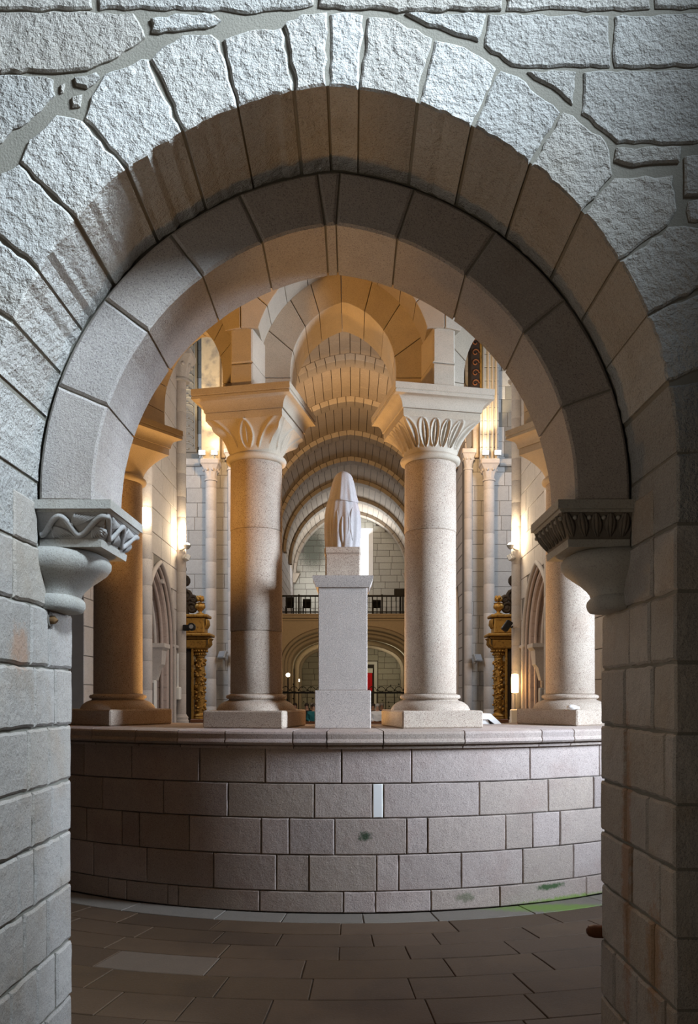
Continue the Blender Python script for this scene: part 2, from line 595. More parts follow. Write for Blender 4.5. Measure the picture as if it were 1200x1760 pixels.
def to_box(hx, zt, zc):
    def f(p):
        x, z = p
        if z <= zc:
            return (math.copysign(hx, x), z)
        dx, dz = x, z - zc
        k = min(hx / abs(dx) if abs(dx) > 1e-6 else 1e9, (zt - zc) / dz if dz > 1e-6 else 1e9)
        return (dx * k, zc + dz * k)
    return f


vv, ff = plate(OUT.grow(.014), to_box(3.4, 6.0, 1.9), D1 + .011, D3 - .012)
wall_front = mk('wall_front', vv, ff, M['mortar'])
tag(wall_front, 'thick grey granite wall of rough stones pierced by the large near archway', 'wall', kind='structure')
vv, ff = plate(INN.grow(.013), lambda p: OUT.at(OUT.near((p[0] * 1.23, 2.56 + (p[1] - 2.56) * 1.19))), D2 + .014, D3 - .012)
mk('joint_mortar', vv, ff, M['mortar'], wall_front)

fwall = lambda u, v, d: (u, D1 + d, v)
Jpx = [((-12, 640), (-90, 610)), ((23, 553), (-60, 508)), ((72, 468), (-8, 402)), ((133, 378), (32, 278)), ((213, 285), (142, 205)), ((313, 224), (255, 98)),
       ((408, 182), (379, 66)), ((507, 158), (486, 42)), ((563, 150), (565, 18)), ((617, 152), (629, 22)), ((717, 177), (747, 62)), ((812, 218), (859, 114)),
       ((910, 285), (967, 188)), ((1003, 363), (1058, 300)), ((1066, 447), (1150, 388)), ((1110, 543), (1215, 492)), ((1143, 658), (1240, 622))]
tops = [[], [(-60, 440)], [(-25, 335), (0, 296)], [(47, 240), (97, 192), (130, 198)], [(152, 165), (176, 124), (241, 97)], [(276, 75), (312, 57), (362, 53)],
        [(388, 62), (432, 45), (472, 48)], [(492, 33), (517, 21)], [(592, 15)], [(676, 27)], [(800, 75)], [(893, 127)], [(986, 195), (1046, 241)],
        [(1066, 301), (1160, 297), (1167, 360)], [(1172, 385), (1290, 395)], [(1290, 470), (1290, 600)]]
J = [(OUT.near(on_plane(*a, D1)), on_plane(*b, D1)) for a, b in Jpx]
for i in range(len(J) - 1):
    (t0, e0), (t1, e1) = J[i], J[i + 1]
    if i in (5, 12):                                          # two stones make the soffit here
        pass
    loop = OUT.span(t0, t1, .07) + [e1] + [on_plane(*p, D1) for p in reversed(tops[i])] + [e0]
    stone('voussoir', loop, fwall, D2 - D1 + .01, M['hewn'], wall_front, gap=.014, step=.036, jit=.0062, ch=.008, rnd=R1, proud=.003)
# feet of the outer ring: quoins up to the springing
zq = [0.0, .21, .486, .764, 1.027, 1.28, 1.554, 1.826, 2.1, 2.36]
tL, tR = J[0][0], J[-1][0]
zl, zr = OUT.at(tL)[1], OUT.at(tR)[1]
for s in (-1, 1):
    zt = zl if s < 0 else zr
    zz = [2.36, 2.36 + (zt - 2.36) * .5, zt]
    ext = 1.62
    for a, b in zip(zz[:-1], zz[1:]):
        ta, tb = OUT.near((s * HALF, a)), OUT.near((s * 1.318, b))
        lo, hi = min(ta, tb), max(ta, tb)
        inner = OUT.span(lo, hi, .06)
        loop = inner + ([(s * (ext + R1.uniform(-.1, .1)), a + .02), (s * (ext + .02), b + .05)] if s > 0 else [(s * ext, b + .05), (s * ext, a + .02)])
        if s > 0:
            loop = inner + [(s * ext, a + .0), (s * ext, b + .05)]
            loop = [*inner, (ext, inner[-1][1]), (ext, inner[0][1] + .05)]
        else:
            loop = [*inner, (-ext, inner[-1][1] + .05), (-ext, inner[0][1])]
        stone('voussoir', loop, fwall, D2 - D1 + .01, M['wallstone'], wall_front, gap=.016, step=.06, jit=.004, ch=.01, rnd=R1, proud=.003)

wallpx = [[(-60, -60), (160, -60), (158, 12), (70, 16), (-60, 14)], [(170, -60), (541, -60), (540, 8), (440, 20), (300, 13), (170, 14)], [(548, -60), (864, -60), (863, 14), (700, 17), (548, 10)],
          [(871, -60), (1118, -60), (1118, 14), (871, 15)], [(1126, -60), (1300, -60), (1300, 14), (1126, 12)],
          [(-60, 22), (120, 19), (228, 22), (241, 38), (250, 64), (204, 95), (152, 120), (110, 123), (-60, 121)], [(258, 29), (300, 23), (368, 22), (381, 33), (370, 42), (300, 50), (261, 55)],
          [(-60, 128), (62, 128), (89, 134), (93, 160), (70, 190), (22, 222), (-20, 262), (-60, 275)], [(100, 142), (112, 139), (110, 157), (103, 159)], [(119, 163), (142, 161), (138, 182), (122, 182)],
          [(125, 132), (165, 122), (172, 132), (148, 150), (128, 145)],
          [(697, 20), (838, 21), (822, 70), (770, 52), (720, 36)], [(842, 21), (1049, 24), (1049, 112), (880, 112), (834, 78)], [(1058, 24), (1300, 20), (1300, 110), (1056, 114)],
          [(905, 121), (990, 119), (990, 150), (986, 177), (950, 150)], [(1004, 121), (1120, 119), (1300, 116), (1300, 236), (1180, 245), (1062, 243), (1002, 192)],
          [(1060, 253), (1110, 251), (1171, 250), (1170, 276), (1090, 283), (1057, 274)], [(1177, 268), (1300, 255), (1300, 332), (1177, 336)], [(1184, 343), (1300, 338), (1300, 384), (1184, 378)],
          [(-160, 285), (-70, 290), (-30, 315), (-60, 420), (-160, 500)]]
for p in wallpx:
    stone('wall_stone', [on_plane(*q, D1) for q in p], fwall, .07, M['wallstone'], wall_front, gap=.002, step=.034, jit=.0062, ch=.007, rnd=R1, proud=.002)
# outer margin beyond the frame, coarse courses
for s in (-1, 1):
    for i, (a, b) in enumerate(zip(zq[:-1], zq[1:])):
        x = HALF + .32 + (.14 if i % 2 else .02)
        while x < 2.5:
            L_ = R1.uniform(.35, .6)
            stone('wall_stone', [(s * x, a), (s * (x + L_), a), (s * (x + L_), b), (s * x, b)], fwall, .07, M['wallstone'], wall_front, gap=.016, step=.06, jit=.004, ch=.009, rnd=R1, proud=.004)
            x += L_
    for k, (a, b) in enumerate(((2.36, 2.65), (2.65, 2.98), (2.98, 3.3))):
        x = 1.64 + .06 * k
        stone('wall_stone', [(s * x, a + .02), (s * (x + .55), a), (s * (x + .55), b), (s * x, b + .02)], fwall, .07, M['wallstone'], wall_front, gap=.016, step=.06, jit=.004, ch=.009, rnd=R1)

# inner ring of voussoirs
finn = lambda u, v, d: (u, D2 + d, v)
Kpx = [((100, 662), (190, 700)), ((182, 515), (257, 571)), ((295, 405), (353, 480)), ((412, 335), (455, 425)), ((545, 292), (560, 393)), ((585, 290), (577, 393)), ((712, 325), (682, 413)),
       ((848, 403), (795, 480)), ((968, 517), (893, 577)), ((1052, 668), (963, 700))]
K = [(OUT.near((-HALF, 2.565)), 0)] + [(OUT.near(on_plane(*a, D2)), INN.near(on_plane(*b, D2))) for a, b in Kpx] + [(OUT.near((HALF, 2.565)), INN.len)]
for (o0, i0), (o1, i1) in zip(K[:-1], K[1:]):
    loop = INN.span(i0, i1, .07) + list(reversed(OUT.span(o0, o1, .09)))
    stone('voussoir', loop, finn, D3 - D2, M['dressed'], wall_front, gap=.009, step=.06, jit=.0015, ch=.011, rnd=R1, proud=.002)

# jambs: quoins and coursed stones
jl = {0: [3.28, 3.6], 1: [3.22, 3.5, 3.72], 2: [3.36, 3.62], 3: [3.30, 3.47, 3.78], 4: [3.44, 3.66], 5: [3.40, 3.63], 6: [3.46, 3.70], 7: [3.42, 3.62]}
jr = {0: [3.2, 3.62], 1: [3.13, 3.42, 3.72], 2: [3.24, 3.55], 3: [3.17, 3.5], 4: [3.3, 3.56], 5: [3.12, 3.57], 6: [3.25, 3.58], 7: [3.28, 3.52]}
for s, tab in ((-1, jl), (1, jr)):
    fj = lambda u, v, d, s=s: (s * (HALF + d), u, v)
    for i, (a, b) in enumerate(zip(zq[:-1], zq[1:])):
        js = tab.get(i, [3.28 + .1 * (i % 2)])
        ed = [D1 - .002] + js + [D3 + .005]
        if i == 8:
            ed = [D1 - .002, 3.25, 3.55]
        for k, (y0, y1) in enumerate(zip(ed[:-1], ed[1:])):
            if i == 8 and k == 1:
                y1 = 3.60
            stone('quoin' if k == 0 else 'jamb_stone', [(y0, a), (y1, a), (y1, b), (y0, b)], fj, (.30 + .12 * (i % 2)) if k == 0 else .09, M['jamb'], wall_front, gap=.013, step=.05, jit=.0045, ch=.011, rnd=R1, proud=.004)
    stone('jamb_stone', [(3.60, 2.1), (D3 + .005, 2.1), (D3 + .005, 2.40), (3.60, 2.40)], fj, .09, M['jamb'], wall_front, gap=.01, rnd=R1)
    stone('jamb_stone', [(3.25, 2.36), (3.5, 2.36), (3.5, 2.56), (3.25, 2.56)], fj, .09, M['jamb'], wall_front, gap=.01, rnd=R1)


# ------------------------------------------------------------------ corbels
def corbel(s, label):
    c = thing('corbel', label, 'corbel', (s * HALF, 3.73, 2.094))
    X = lambda e: s * -e                                       # ext measured from the jamb towards the opening, local x
    zb = 2.094

    def slab(mb, z0, z1, e0, e1, y0, y1, y0b=None, y1b=None, e0b=None):
        r = []
        for z, e, a, b in ((z0, e0, y0, y1), (z1, e1, y0b if y0b else y0, y1b if y1b else y1)):
            r.append([(X(-.008), a - 3.73, z - zb), (X(e), a - 3.73, z - zb), (X(e), b - 3.73, z - zb), (X(-.008), b - 3.73, z - zb)])
        return mb.loft(r)
    f1 = MB()
    slab(f1, 2.522, 2.562, .335, .335, 3.455, 3.985)
    slab(f1, 2.510, 2.522, .318, .325, 3.47, 3.972)
    f1.build('top_fillet', M['corbel'], c, 0)
    f2 = MB()
    slab(f2, 2.400, 2.511, .262, .315, 3.54, 3.915, 3.475, 3.968)
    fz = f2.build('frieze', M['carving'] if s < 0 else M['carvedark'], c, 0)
    f3 = MB()
    slab(f3, 2.368, 2.401, .268, .272, 3.535, 3.925, 3.53, 3.93)
    f3.build('lower_fillet', M['corbel'], c, 0)
    prof = [(2.371, .19, .2), (2.352, .225, .226), (2.33, .238, .234), (2.305, .236, .232), (2.28, .217, .222), (2.255, .182, .202), (2.23, .145, .18), (2.205, .116, .162), (2.185, .1, .152), (2.166, .094, .148),
            (2.162, .1, .153), (2.148, .112, .16), (2.13, .115, .162), (2.112, .11, .158), (2.098, .1, .15), (2.094, .085, .13)]
    rings = []
    for z, e, h in prof:
        rings.append([(X(e * abs(math.sin(pi * j / 24)) ** .8), -h * math.copysign(abs(math.cos(pi * j / 24)) ** .8, math.cos(pi * j / 24)), z - zb) for j in range(25)] + [(X(-.01), h, z - zb), (X(-.01), -h, z - zb)])
    MB().loft(rings).build('corbel_body', M['corbel'], c, 50)

    # carved relief along the frieze: u runs over the front face, then over the inner face
    Lf, Ls = .33, .43

    def fp(u, v, out=0):
        if u < Lf:
            e = u * (.262 + .053 * v) / Lf
            return V((X(e), 3.54 - .065 * v - 3.73 - out, 2.402 + .107 * v - zb))
        t = (u - Lf) / Ls
        y = (3.54 - .065 * v) * (1 - t) + (3.915 + .053 * v) * t
        return V((X(.262 + .053 * v + out), y - 3.73, 2.402 + .107 * v - zb))
    if s < 0:
        vine = MB()
        wv = lambda u: .5 + .35 * math.cos(2 * pi * (u - .11) / .212)
        vine.tube([fp(.004 + .752 * i / 110, wv(.004 + .752 * i / 110), .008) for i in range(111)], .0135, 8)
        vine.build('vine_stem', M['carving'], fz, 60)
        for k in range(7):
            lf = MB()
            up = -1 if k % 2 == 0 else 1                        # under each crest, over each trough
            uc = .11 + .106 * k
            for q in range(8):
                a = q / 7
                p0 = V((uc - .052 + .012 * a, .5 + up * .02))
                p1 = V((uc - .03 + .05 * a, .5 + up * (.40 - .30 * a)))
                p2 = V((uc - .035 + .105 * a, .5 + up * (.44 - .06 * a)))
                pts = []
                for t in (0, .17, .34, .5, .67, .84, 1):
                    p = p0 * (1 - t) ** 2 + p1 * 2 * t * (1 - t) + p2 * t * t
                    pts.append(fp(min(.755, max(.003, p.x)), min(.97, max(.03, p.y)), .003 + .007 * math.sin(pi * t)))
                lf.tube(pts, [.003, .005, .006, .0065, .0065, .0055, .003], 6)
            lf.ball(fp(uc - .046, .5 + up * .06, .006), .011, n=8)
            lf.build('palmette', M['carving'], fz, 60)
    else:
        n = 11
        for k in range(n):
            lf = MB()
            u = .035 + .72 * k / (n - .6)
            p0, p1 = fp(u, .96, .004), fp(u, .12, .004)
            for q in (-1, 0, 1):
                pts = [fp(u + q * .017 * math.sin(pi * (.12 + .8 * t)), .95 - .85 * t, .006 + (.006 if q == 0 else 0)) for t in (0, .2, .4, .6, .8, 1)]
                lf.tube(pts, [.005, .009, .0105, .0095, .006, .002], 6)
            lf.build('leaf', M['carvedark'], fz, 60)
            c2 = fp(u + .033, .8, .008)
            MB().ball(c2, .0105, n=10).build('bead', M['corbel'], fz, 60)
    return c


corbel(-1, 'pale grey corbel with carved vine frieze on the left jamb')
corbel(1, 'dark corbel with carved leaf and bead frieze on the right jamb')
st = thing('iron_stub', 'rusted iron stub in the hole below the left corbel', 'stub', (-1.32, 3.63, 2.05))
MB().tube([(-.03, 0, 0), (.02, 0, -.002), (.03, 0, -.012)], [.022, .02, .014], 10).build('stub', mat('rust', (.16, .09, .04), rough=.9, bump=.4, var=0), st)
MB().tube([(-.005, 0, .0), (.006, 0, 0)], [.04, .034], 12).build('hole_rim', M['darkmortar'], st)
kn = thing('wooden_peg', 'rounded brown wooden peg sticking out of the right jamb near the floor', 'peg', (1.31, D3 + .02, .513))
MB().tube([(.06, 0, 0), (-.02, 0, .004), (-.045, 0, .005), (-.055, 0, .005)], [.034, .033, .026, .012], 14).build('peg', M['brownwood'], kn)

# ------------------------------------------------------------------ floor of the ambulatory
YC = 10.46
RW = 4.34


def pol(R, th, z):
    return (R * math.sin(th), YC - R * math.cos(th), z)


def cyl_theta(px, R=RW):
    dx, dy = (px - CX) / F, 1.0
    ox, oy = EYE.x, -YC
    A = dx * dx + dy * dy
    B = 2 * (ox * dx + oy * dy)
    C = ox * ox + oy * oy - R * R
    t = (-B - math.sqrt(max(0, B * B - 4 * A * C))) / (2 * A)
    x, y = ox + dx * t, oy + dy * t
    return math.atan2(x, -y)


def ring_slab(name, r0, r1, a0, a1, z0, z1, m, parent=None, n=60):
    rings = []
    for i in range(n + 1):
        a = a0 + (a1 - a0) * i / n
        rings.append([pol(r0, a, z0), pol(r1, a, z0), pol(r1, a, z1), pol(r0, a, z1)])
    mb = MB()
    mb.loft(rings)
    return mb.build(name, m, parent, 0)


floor = mk('floor', [(-5, -2.5, -.012), (5, -2.5, -.012), (5, 10.4, -.012), (-5, 10.4, -.012), (-5, -2.5, -.1), (5, -2.5, -.1), (5, 10.4, -.1), (-5, 10.4, -.1)],
           [(0, 1, 2, 3), (4, 5, 6, 7), (0, 1, 5, 4), (1, 2, 6, 5), (2, 3, 7, 6), (3, 0, 4, 7)], M['darkmortar'])
tag(floor, 'worn brown stone slab floor of the ambulatory', 'floor', kind='structure')
rows = [4.345, 4.60, 4.88, 5.15, 5.42, 5.75, 6.08, 6.42, 6.8, 7.25, 7.7]
RF = random.Random(5)
for i, (a, b) in enumerate(zip(rows[:-1], rows[1:])):
    rm = (a + b) / 2
    u = -rm * .78 + RF.uniform(0, .4)
    while u < rm * .78:
        L_ = RF.uniform(.42, .95) if i else RF.uniform(.5, .8)
        ff_ = lambda x, y, d, rm=rm: pol(y, x / rm, -d)
        pale = i == 0
        mm = (u + L_ / 2) / rm
        x_, y_, _ = pol(rm, mm, 0)
        if i == 4 and -1.45 < x_ < -.75 or i == 6 and -.35 < x_ < .4:
            pale = RF.random() < .8
        if y_ > 2.7:
            stone('floor_slab', [(u, a), (u + L_, a), (u + L_, b), (u, b)], ff_, .03, (M['floorpale'] if i == 0 else M['floormid']) if pale else M['floor'], floor, gap=.007, step=.16, jit=.002, ch=.004, rnd=RF, proud=.0015)
        u += L_

# ------------------------------------------------------------------ curved apse wall
wall_apse = ring_slab('wall_apse', 3.15, RW - .014, -1.35, 1.35, 0, 1.41, M['darkmortar'])
tag(wall_apse, 'low curved granite wall of coursed blocks carrying the columns', 'wall', kind='structure')
zrow = [1.30, 1.011, .739, .453, .168, 0.0]
jx = [[144, 226, 343, 456, 587, 707, 911, 1031], [176, 281, 392, 540, 640, 659, 824, 943, 1021], [148, 209, 239, 325, 449, 497, 575, 699, 735, 869, 916, 963, 1040],
      [252, 367, 475, 531, 647, 685, 793, 899, 986], [185, 217, 288, 306, 446, 590, 645, 741, 859, 1008]]
RA = random.Random(8)
fcyl = lambda u, v, d: pol(RW - d, u / RW, v)
for i in range(5):
    us = [cyl_theta(p) * RW for p in jx[i]]
    while us[0] > -4.4:
        us.insert(0, us[0] - RA.uniform(.4, .6))
    while us[-1] < 4.4:
        us.append(us[-1] + RA.uniform(.4, .6))
    for a, b in zip(us[:-1], us[1:]):
        cstone('ashlar_block', a, b, zrow[i + 1], zrow[i], fcyl, .08, M['marble'] if abs(b - cyl_theta(659) * RW) < 1e-6 else M['apse'], wall_apse, rnd=RA)
cpx = [160, 235, 307, 388, 504, 562, 659, 798, 930, 985]
cth = [cyl_theta(p, 4.41) for p in cpx]
cth = [cth[0] - .2 * k for k in (4, 3, 2, 1)] + cth + [cth[-1] + .2 * k for k in (1, 2, 3)]
prof = [(3.1, 1.33), (3.1, 1.425), (4.40, 1.425), (4.422, 1.415), (4.428, 1.40), (4.422, 1.362), (4.432, 1.35), (4.435, 1.335), (4.422, 1.32), (4.375, 1.312), (4.37, 1.308), (4.385, 1.302), (4.38, 1.285), (4.34, 1.28)]
for a, b in zip(cth[:-1], cth[1:]):
    n = 6
    g = .0011
    rings = [[pol(r, a + g + (b - a - 2 * g) * k / n, z) for r, z in prof] for k in range(n + 1)]
    MB().loft(rings).build('coping_stone', M['apse'], wall_apse, 30)

# ------------------------------------------------------------------ columns
PH = math.radians(11.85)
RC = 3.69


def squircle(a, r, h, t):
    """radius at angle a between a circle of radius r (t=0) and a square of half side h (t=1)"""
    sq = h / max(abs(math.cos(a)), abs(math.sin(a)))
    return r * (1 - t) + sq * t


def column(k, style, label):
    th = PH * k
    x, y, z = pol(RC, th, 1.42)
    c = thing('column', label, 'column', (x, y, z), th, 'columns standing on the curved apse wall')
    Z = lambda v: v - 1.42
    MB().box(-.35, .35, -.36, .36, .005, .152, .012).build('plinth', M['column'], c)
    MB().lathe([(.345, Z(1.572)), (.34, Z(1.585)), (.325, Z(1.61)), (.295, Z(1.635)), (.262, Z(1.65)), (.245, Z(1.655)), (.238, Z(1.662)), (.24, Z(1.668)), (.254, Z(1.67)), (.262, Z(1.68)), (.262, Z(1.692)),
                (.254, Z(1.702)), (.236, Z(1.706)), (.224, Z(1.712)), (.1, Z(1.712))], 56).build('base_moulding', M['column'], c)
    cuts = [1.712, 2.25, 3.12, 3.70] if style == 'lily' else [1.712, 3.11, 3.70]
    if abs(k) == 3:
        cuts = [1.712, 3.70]
    for a, b in zip(cuts[:-1], cuts[1:]):
        MB().lathe([(.1, Z(a) + .001), (.221, Z(a) + .001), (.2255, Z(a) + .006), (.2235, Z((a + b) / 2)), (.2225, Z(b) - .006), (.218, Z(b) - .001), (.1, Z(b) - .001)], 56).build('shaft_drum', M['column'], c, 50)
    MB().lathe([(.2, Z(3.70)), (.235, Z(3.70)), (.256, Z(3.712)), (.262, Z(3.73)), (.256, Z(3.748)), (.236, Z(3.758)), (.2, Z(3.758))], 56).build('astragal', M['arcade'], c, 60)
    # carved bell
    nA, nZ = (480 if style == 'leaf' else 288), 44
    h = .332
    rings = []
    for i in range(nZ + 1):
        t = i / nZ
        z_ = Z(3.757) + (Z(4.0) - Z(3.757)) * t
        s_ = t ** 1.25
        fl = .225 + (h - .225) * (t ** 1.9)
        ring = []
        for j in range(nA):
            a = 2 * pi * j / nA
            r = squircle(a, fl, fl, min(1, s_ * 1.0))
            if style == 'leaf':
                n = 20
                p = (a / (2 * pi) * n) % 1 * 2 - 1
                tt = max(0, (t - .16) / .82)
                wd = .8 * max(0, math.sin(pi * min(1, tt))) ** .5 if 0 < tt < 1 else 0
                d = .012 * math.exp(-((abs(p) - wd) / .2) ** 2) * (1 if 0 < tt < 1 else 0) + .006 * math.exp(-(p / .12) ** 2) * (1 if tt > 0 else 0)
                d -= .012 * (1 if wd > abs(p) else 0) * math.exp(-((abs(p) - wd * .5) / .3) ** 2)
                r += d
            elif style == 'lily':
                n = 8
                p = ((a + pi / 8) / (2 * pi) * n) % 1 * 2 - 1
                tt = max(0, (t - .12) / .86)
                even = int((a + pi / 8) / (2 * pi) * n) % 2
                wd = (.95 - .62 * tt ** 1.5) if even else .52 * max(0, math.sin(pi * min(1, .12 + tt * .88))) ** .8
                r += .013 * math.exp(-((abs(p) - wd) / .09) ** 2) * min(1, tt * 8) + .006 * math.exp(-(p / .05) ** 2) * (tt > .2)
                if even:                                     # curled corner tips
                    r += .05 * math.exp(-((t - .66) / .16) ** 2) * math.exp(-(p / .42) ** 2)
            ring.append((r * math.cos(a), r * math.sin(a), z_))
        rings.append(ring)
    MB().loft(rings).build('capital_bell', M['arcade'], c, 60)

    def sq(hh, zz):
        return [(-hh, -hh, zz), (hh, -hh, zz), (hh, hh, zz), (-hh, hh, zz)]
    MB().loft([sq(.334, Z(4.0)), sq(.334, Z(4.062))]).build('capital_block', M['arcade'], c, 0)
    ab = [(.345, 4.066)] + [(.345 + .068 * (1 - math.cos(q * pi / 2 / 6)) , 4.066 + .088 * math.sin(q * pi / 2 / 6)) for q in range(1, 7)] + [(.424, 4.157), (.424, 4.178), (.418, 4.181), (.418, 4.186), (.426, 4.19), (.426, 4.24)]
    MB().loft([sq(a_, Z(b_)) for a_, b_ in ab]).build('abacus', M['arcade'], c, 25)
    return c


column(-1, 'lily', 'orange lit column with broad lily capital, left of the statue')
column(1, 'leaf', 'column with narrow pointed leaf capital, right of the statue')
column(-3, 'plain', 'shadowed column with plain flared capital at the far left of the curved wall')
column(3, 'plain', 'column with plain capital lit pale by daylight, far right of the curved wall')

# small lump of stone on the right plinth
x, y, z = pol(4.02, PH * 3 - .045, 1.572)

# ------------------------------------------------------------------ arcade over the columns
DA0, DA1, DA2 = 4.01, 3.68, 3.13
E0 = Arch(.73, 4.45, 5.36, 4.245)
E1 = Arch(.452, 4.50, 5.095, 4.245)
wall_arcade = ring_slab('wall_arcade', DA2 + .02, DA1 + .01, -PH * 5, PH * 5, 5.62, 6.6, M['arcade'], n=20)
tag(wall_arcade, 'stone arcade of stepped pointed arches above the apse columns', 'wall', kind='structure')
RB = random.Random(21)
TOPZ = 5.75
for k in (-4, -2, 0, 2, 4):
    ph = PH * k
    n_, t_ = V((math.sin(ph), -math.cos(ph), 0)), V((math.cos(ph), math.sin(ph), 0))
    C0 = V((0, YC, 0))

    def bay(dist):
        return lambda u, v, d: tuple(C0 + n_ * (dist - d) + t_ * (u * (1 if not d else (dist - d) / dist if abs(u) > .8 else 1)) + V((0, 0, v)))
    # front order, from above the springer blocks
    hw = DA0 * math.tan(PH) - .001
    def edge(p):
        x_, z_ = p
        dx, dz = x_, z_ - 4.35
        kk = min(hw / abs(dx) if abs(dx) > 1e-6 else 1e9, (TOPZ - 4.35) / dz)
        return (dx * kk, 4.35 + dz * kk)
    z_s = 4.72
    ta, tb = E0.near((-.70, z_s)), E0.near((.70, z_s))
    nv = 9
    ts = [ta + (tb - ta) * (i / nv + (RB.uniform(-.015, .015) if 0 < i < nv else 0)) for i in range(nv + 1)]
    fb = bay(DA0)
    for a, b in zip(ts[:-1], ts[1:]):
        inner = E0.span(a, b, .08)
        ea, eb = edge(inner[0]), edge(inner[-1])
        if a == ts[0]: ea = (-hw, z_s)
        if b == ts[-1]: eb = (hw, z_s)
        mid = []
        if abs(ea[0]) > hw - .01 and abs(eb[0]) < hw - .01 and ea[1] < TOPZ: mid = [(math.copysign(hw, ea[0]), TOPZ)]
        if abs(eb[0]) > hw - .01 and abs(ea[0]) < hw - .01: mid = [(math.copysign(hw, eb[0]), TOPZ)]
        stone('voussoir', inner + [eb] + mid + [ea], fb, DA0 - DA1 + .01, M['arcade'], wall_arcade, gap=.006, step=.09, jit=.001, ch=.004, rnd=RB)
    # second order
    dback = DA2 if k == 0 else 3.30
    hw1 = DA1 * math.tan(PH) - .001
    f1 = bay(DA1)
    zj = [4.245, 4.44]
    t0s, t1s = E1.near((-.452, 4.44)), E1.near((.452, 4.44))
    nv = 8
    ts = [0] + [t0s + (t1s - t0s) * (i / nv + (RB.uniform(-.02, .02) if 0 < i < nv else 0)) for i in range(nv + 1)] + [E1.len]
    def edge1(p):
        x_, z_ = p
        dx, dz = x_, z_ - 4.3
        if dz < .02: return (math.copysign(hw1, x_), z_)
        kk = min(hw1 / abs(dx) if abs(dx) > 1e-6 else 1e9, (TOPZ - 4.3) / dz)
        return (dx * kk, 4.3 + dz * kk)
    for a, b in zip(ts[:-1], ts[1:]):
        inner = E1.span(a, b, .06)
        ea, eb = edge1(inner[0]), edge1(inner[-1])
        if a == ts[1]: ea = (-hw1, 4.44)
        if b == ts[-2]: eb = (hw1, 4.44)
        if a == 0: ea, eb = (-hw1, 4.245), (-hw1, inner[-1][1])
        if b == E1.len: eb, ea = (hw1, 4.245), (hw1, inner[0][1])
        mid = []
        if abs(ea[0]) > hw1 - .01 and abs(eb[0]) < hw1 - .01: mid = [(math.copysign(hw1, ea[0]), TOPZ)]
        if abs(eb[0]) > hw1 - .01 and abs(ea[0]) < hw1 - .01: mid = [(math.copysign(hw1, eb[0]), TOPZ)]
        stone('voussoir', inner + [eb] + mid + [ea], f1, DA1 - dback, M['arcade'], wall_arcade, gap=.006, step=.09, jit=.001, ch=.004, rnd=RB)
for k in (-5, -3, -1, 1, 3, 5):                                # springer blocks standing on each capital
    ph = PH * k
    n_, t_ = V((math.sin(ph), -math.cos(ph), 0)), V((math.cos(ph), math.sin(ph), 0))
    hw = DA0 / math.cos(PH)
    for a, b in ((4.242, 4.44), (4.44, 4.72)):
        fs_ = lambda u, v, d: tuple(V((0, YC, 0)) + n_ * (hw - .028 - d) + t_ * u + V((0, 0, v)))
        loop = [(-.098, a), (.098, a), (.098, b), (.05, b + .02), (0, b + .03), (-.05, b + .02), (-.098, b)] if b > 4.6 else [(-.1, a), (.1, a), (.1, b), (-.1, b)]
        stone('springer_block', loop, fs_, .36, M['arcade'], wall_arcade, gap=.006, step=0, ch=.012, rnd=RB)

# ambulatory vault above
ceil = ring_slab('ceiling', 3.9, 8.2, -1.5, 1.5, 5.78, 5.95, M['arcade'], n=40)
tag(ceil, 'plain stone ceiling over the ambulatory', 'ceiling', kind='structure')

# ------------------------------------------------------------------ statue and pedestal
pd = thing('pedestal', 'tall square granite pedestal with moulded cap standing on the curved wall', 'pedestal', (0, 6.70, 1.425))
MB().box(-.232, .232, -.23, .23, 0, .315, .006).build('lower_block', M['pedestal'], pd)
MB().box(-.203, .203, -.2, .2, .316, 1.165, .005).build('pedestal_shaft', M['pedestal'], pd)
MB().loft([[(-h, -h, z), (h, -h, z), (h, h, z), (-h, h, z)] for h, z in ((.205, 1.165), (.222, 1.168), (.226, 1.18), (.25, 1.24), (.252, 1.258), (.245, 1.262))]).build('cap', M['pedestal'], pd, 20)
MB().box(-.147, .147, -.15, .15, 1.262, 1.455, .012).build('upper_block', M['column'], pd)
su = thing('statue', 'pale stone statue of a veiled robed figure seen from behind on the pedestal', 'statue', (0, 6.70, 2.882))
MB().box(-.156, .152, -.13, .13, 0, .062, .014).build('statue_base', M['column'], su)
zz = [0, .03, .1, .18, .26, .32, .37, .40, .43, .47, .51, .55, .6]
hwid = [.135, .141, .149, .153, .153, .147, .136, .126, .116, .1, .085, .07, .05]
dep = [.112, .114, .118, .123, .124, .12, .114, .107, .1, .09, .08, .07, .05]
nA = 96
Z0 = .062


def fold(a, z, amp):
    return amp * (math.sin(9 * a + 3 * z) + .6 * math.sin(17 * a - 5 * z + 1) + .35 * math.sin(5 * a + 11 * z))


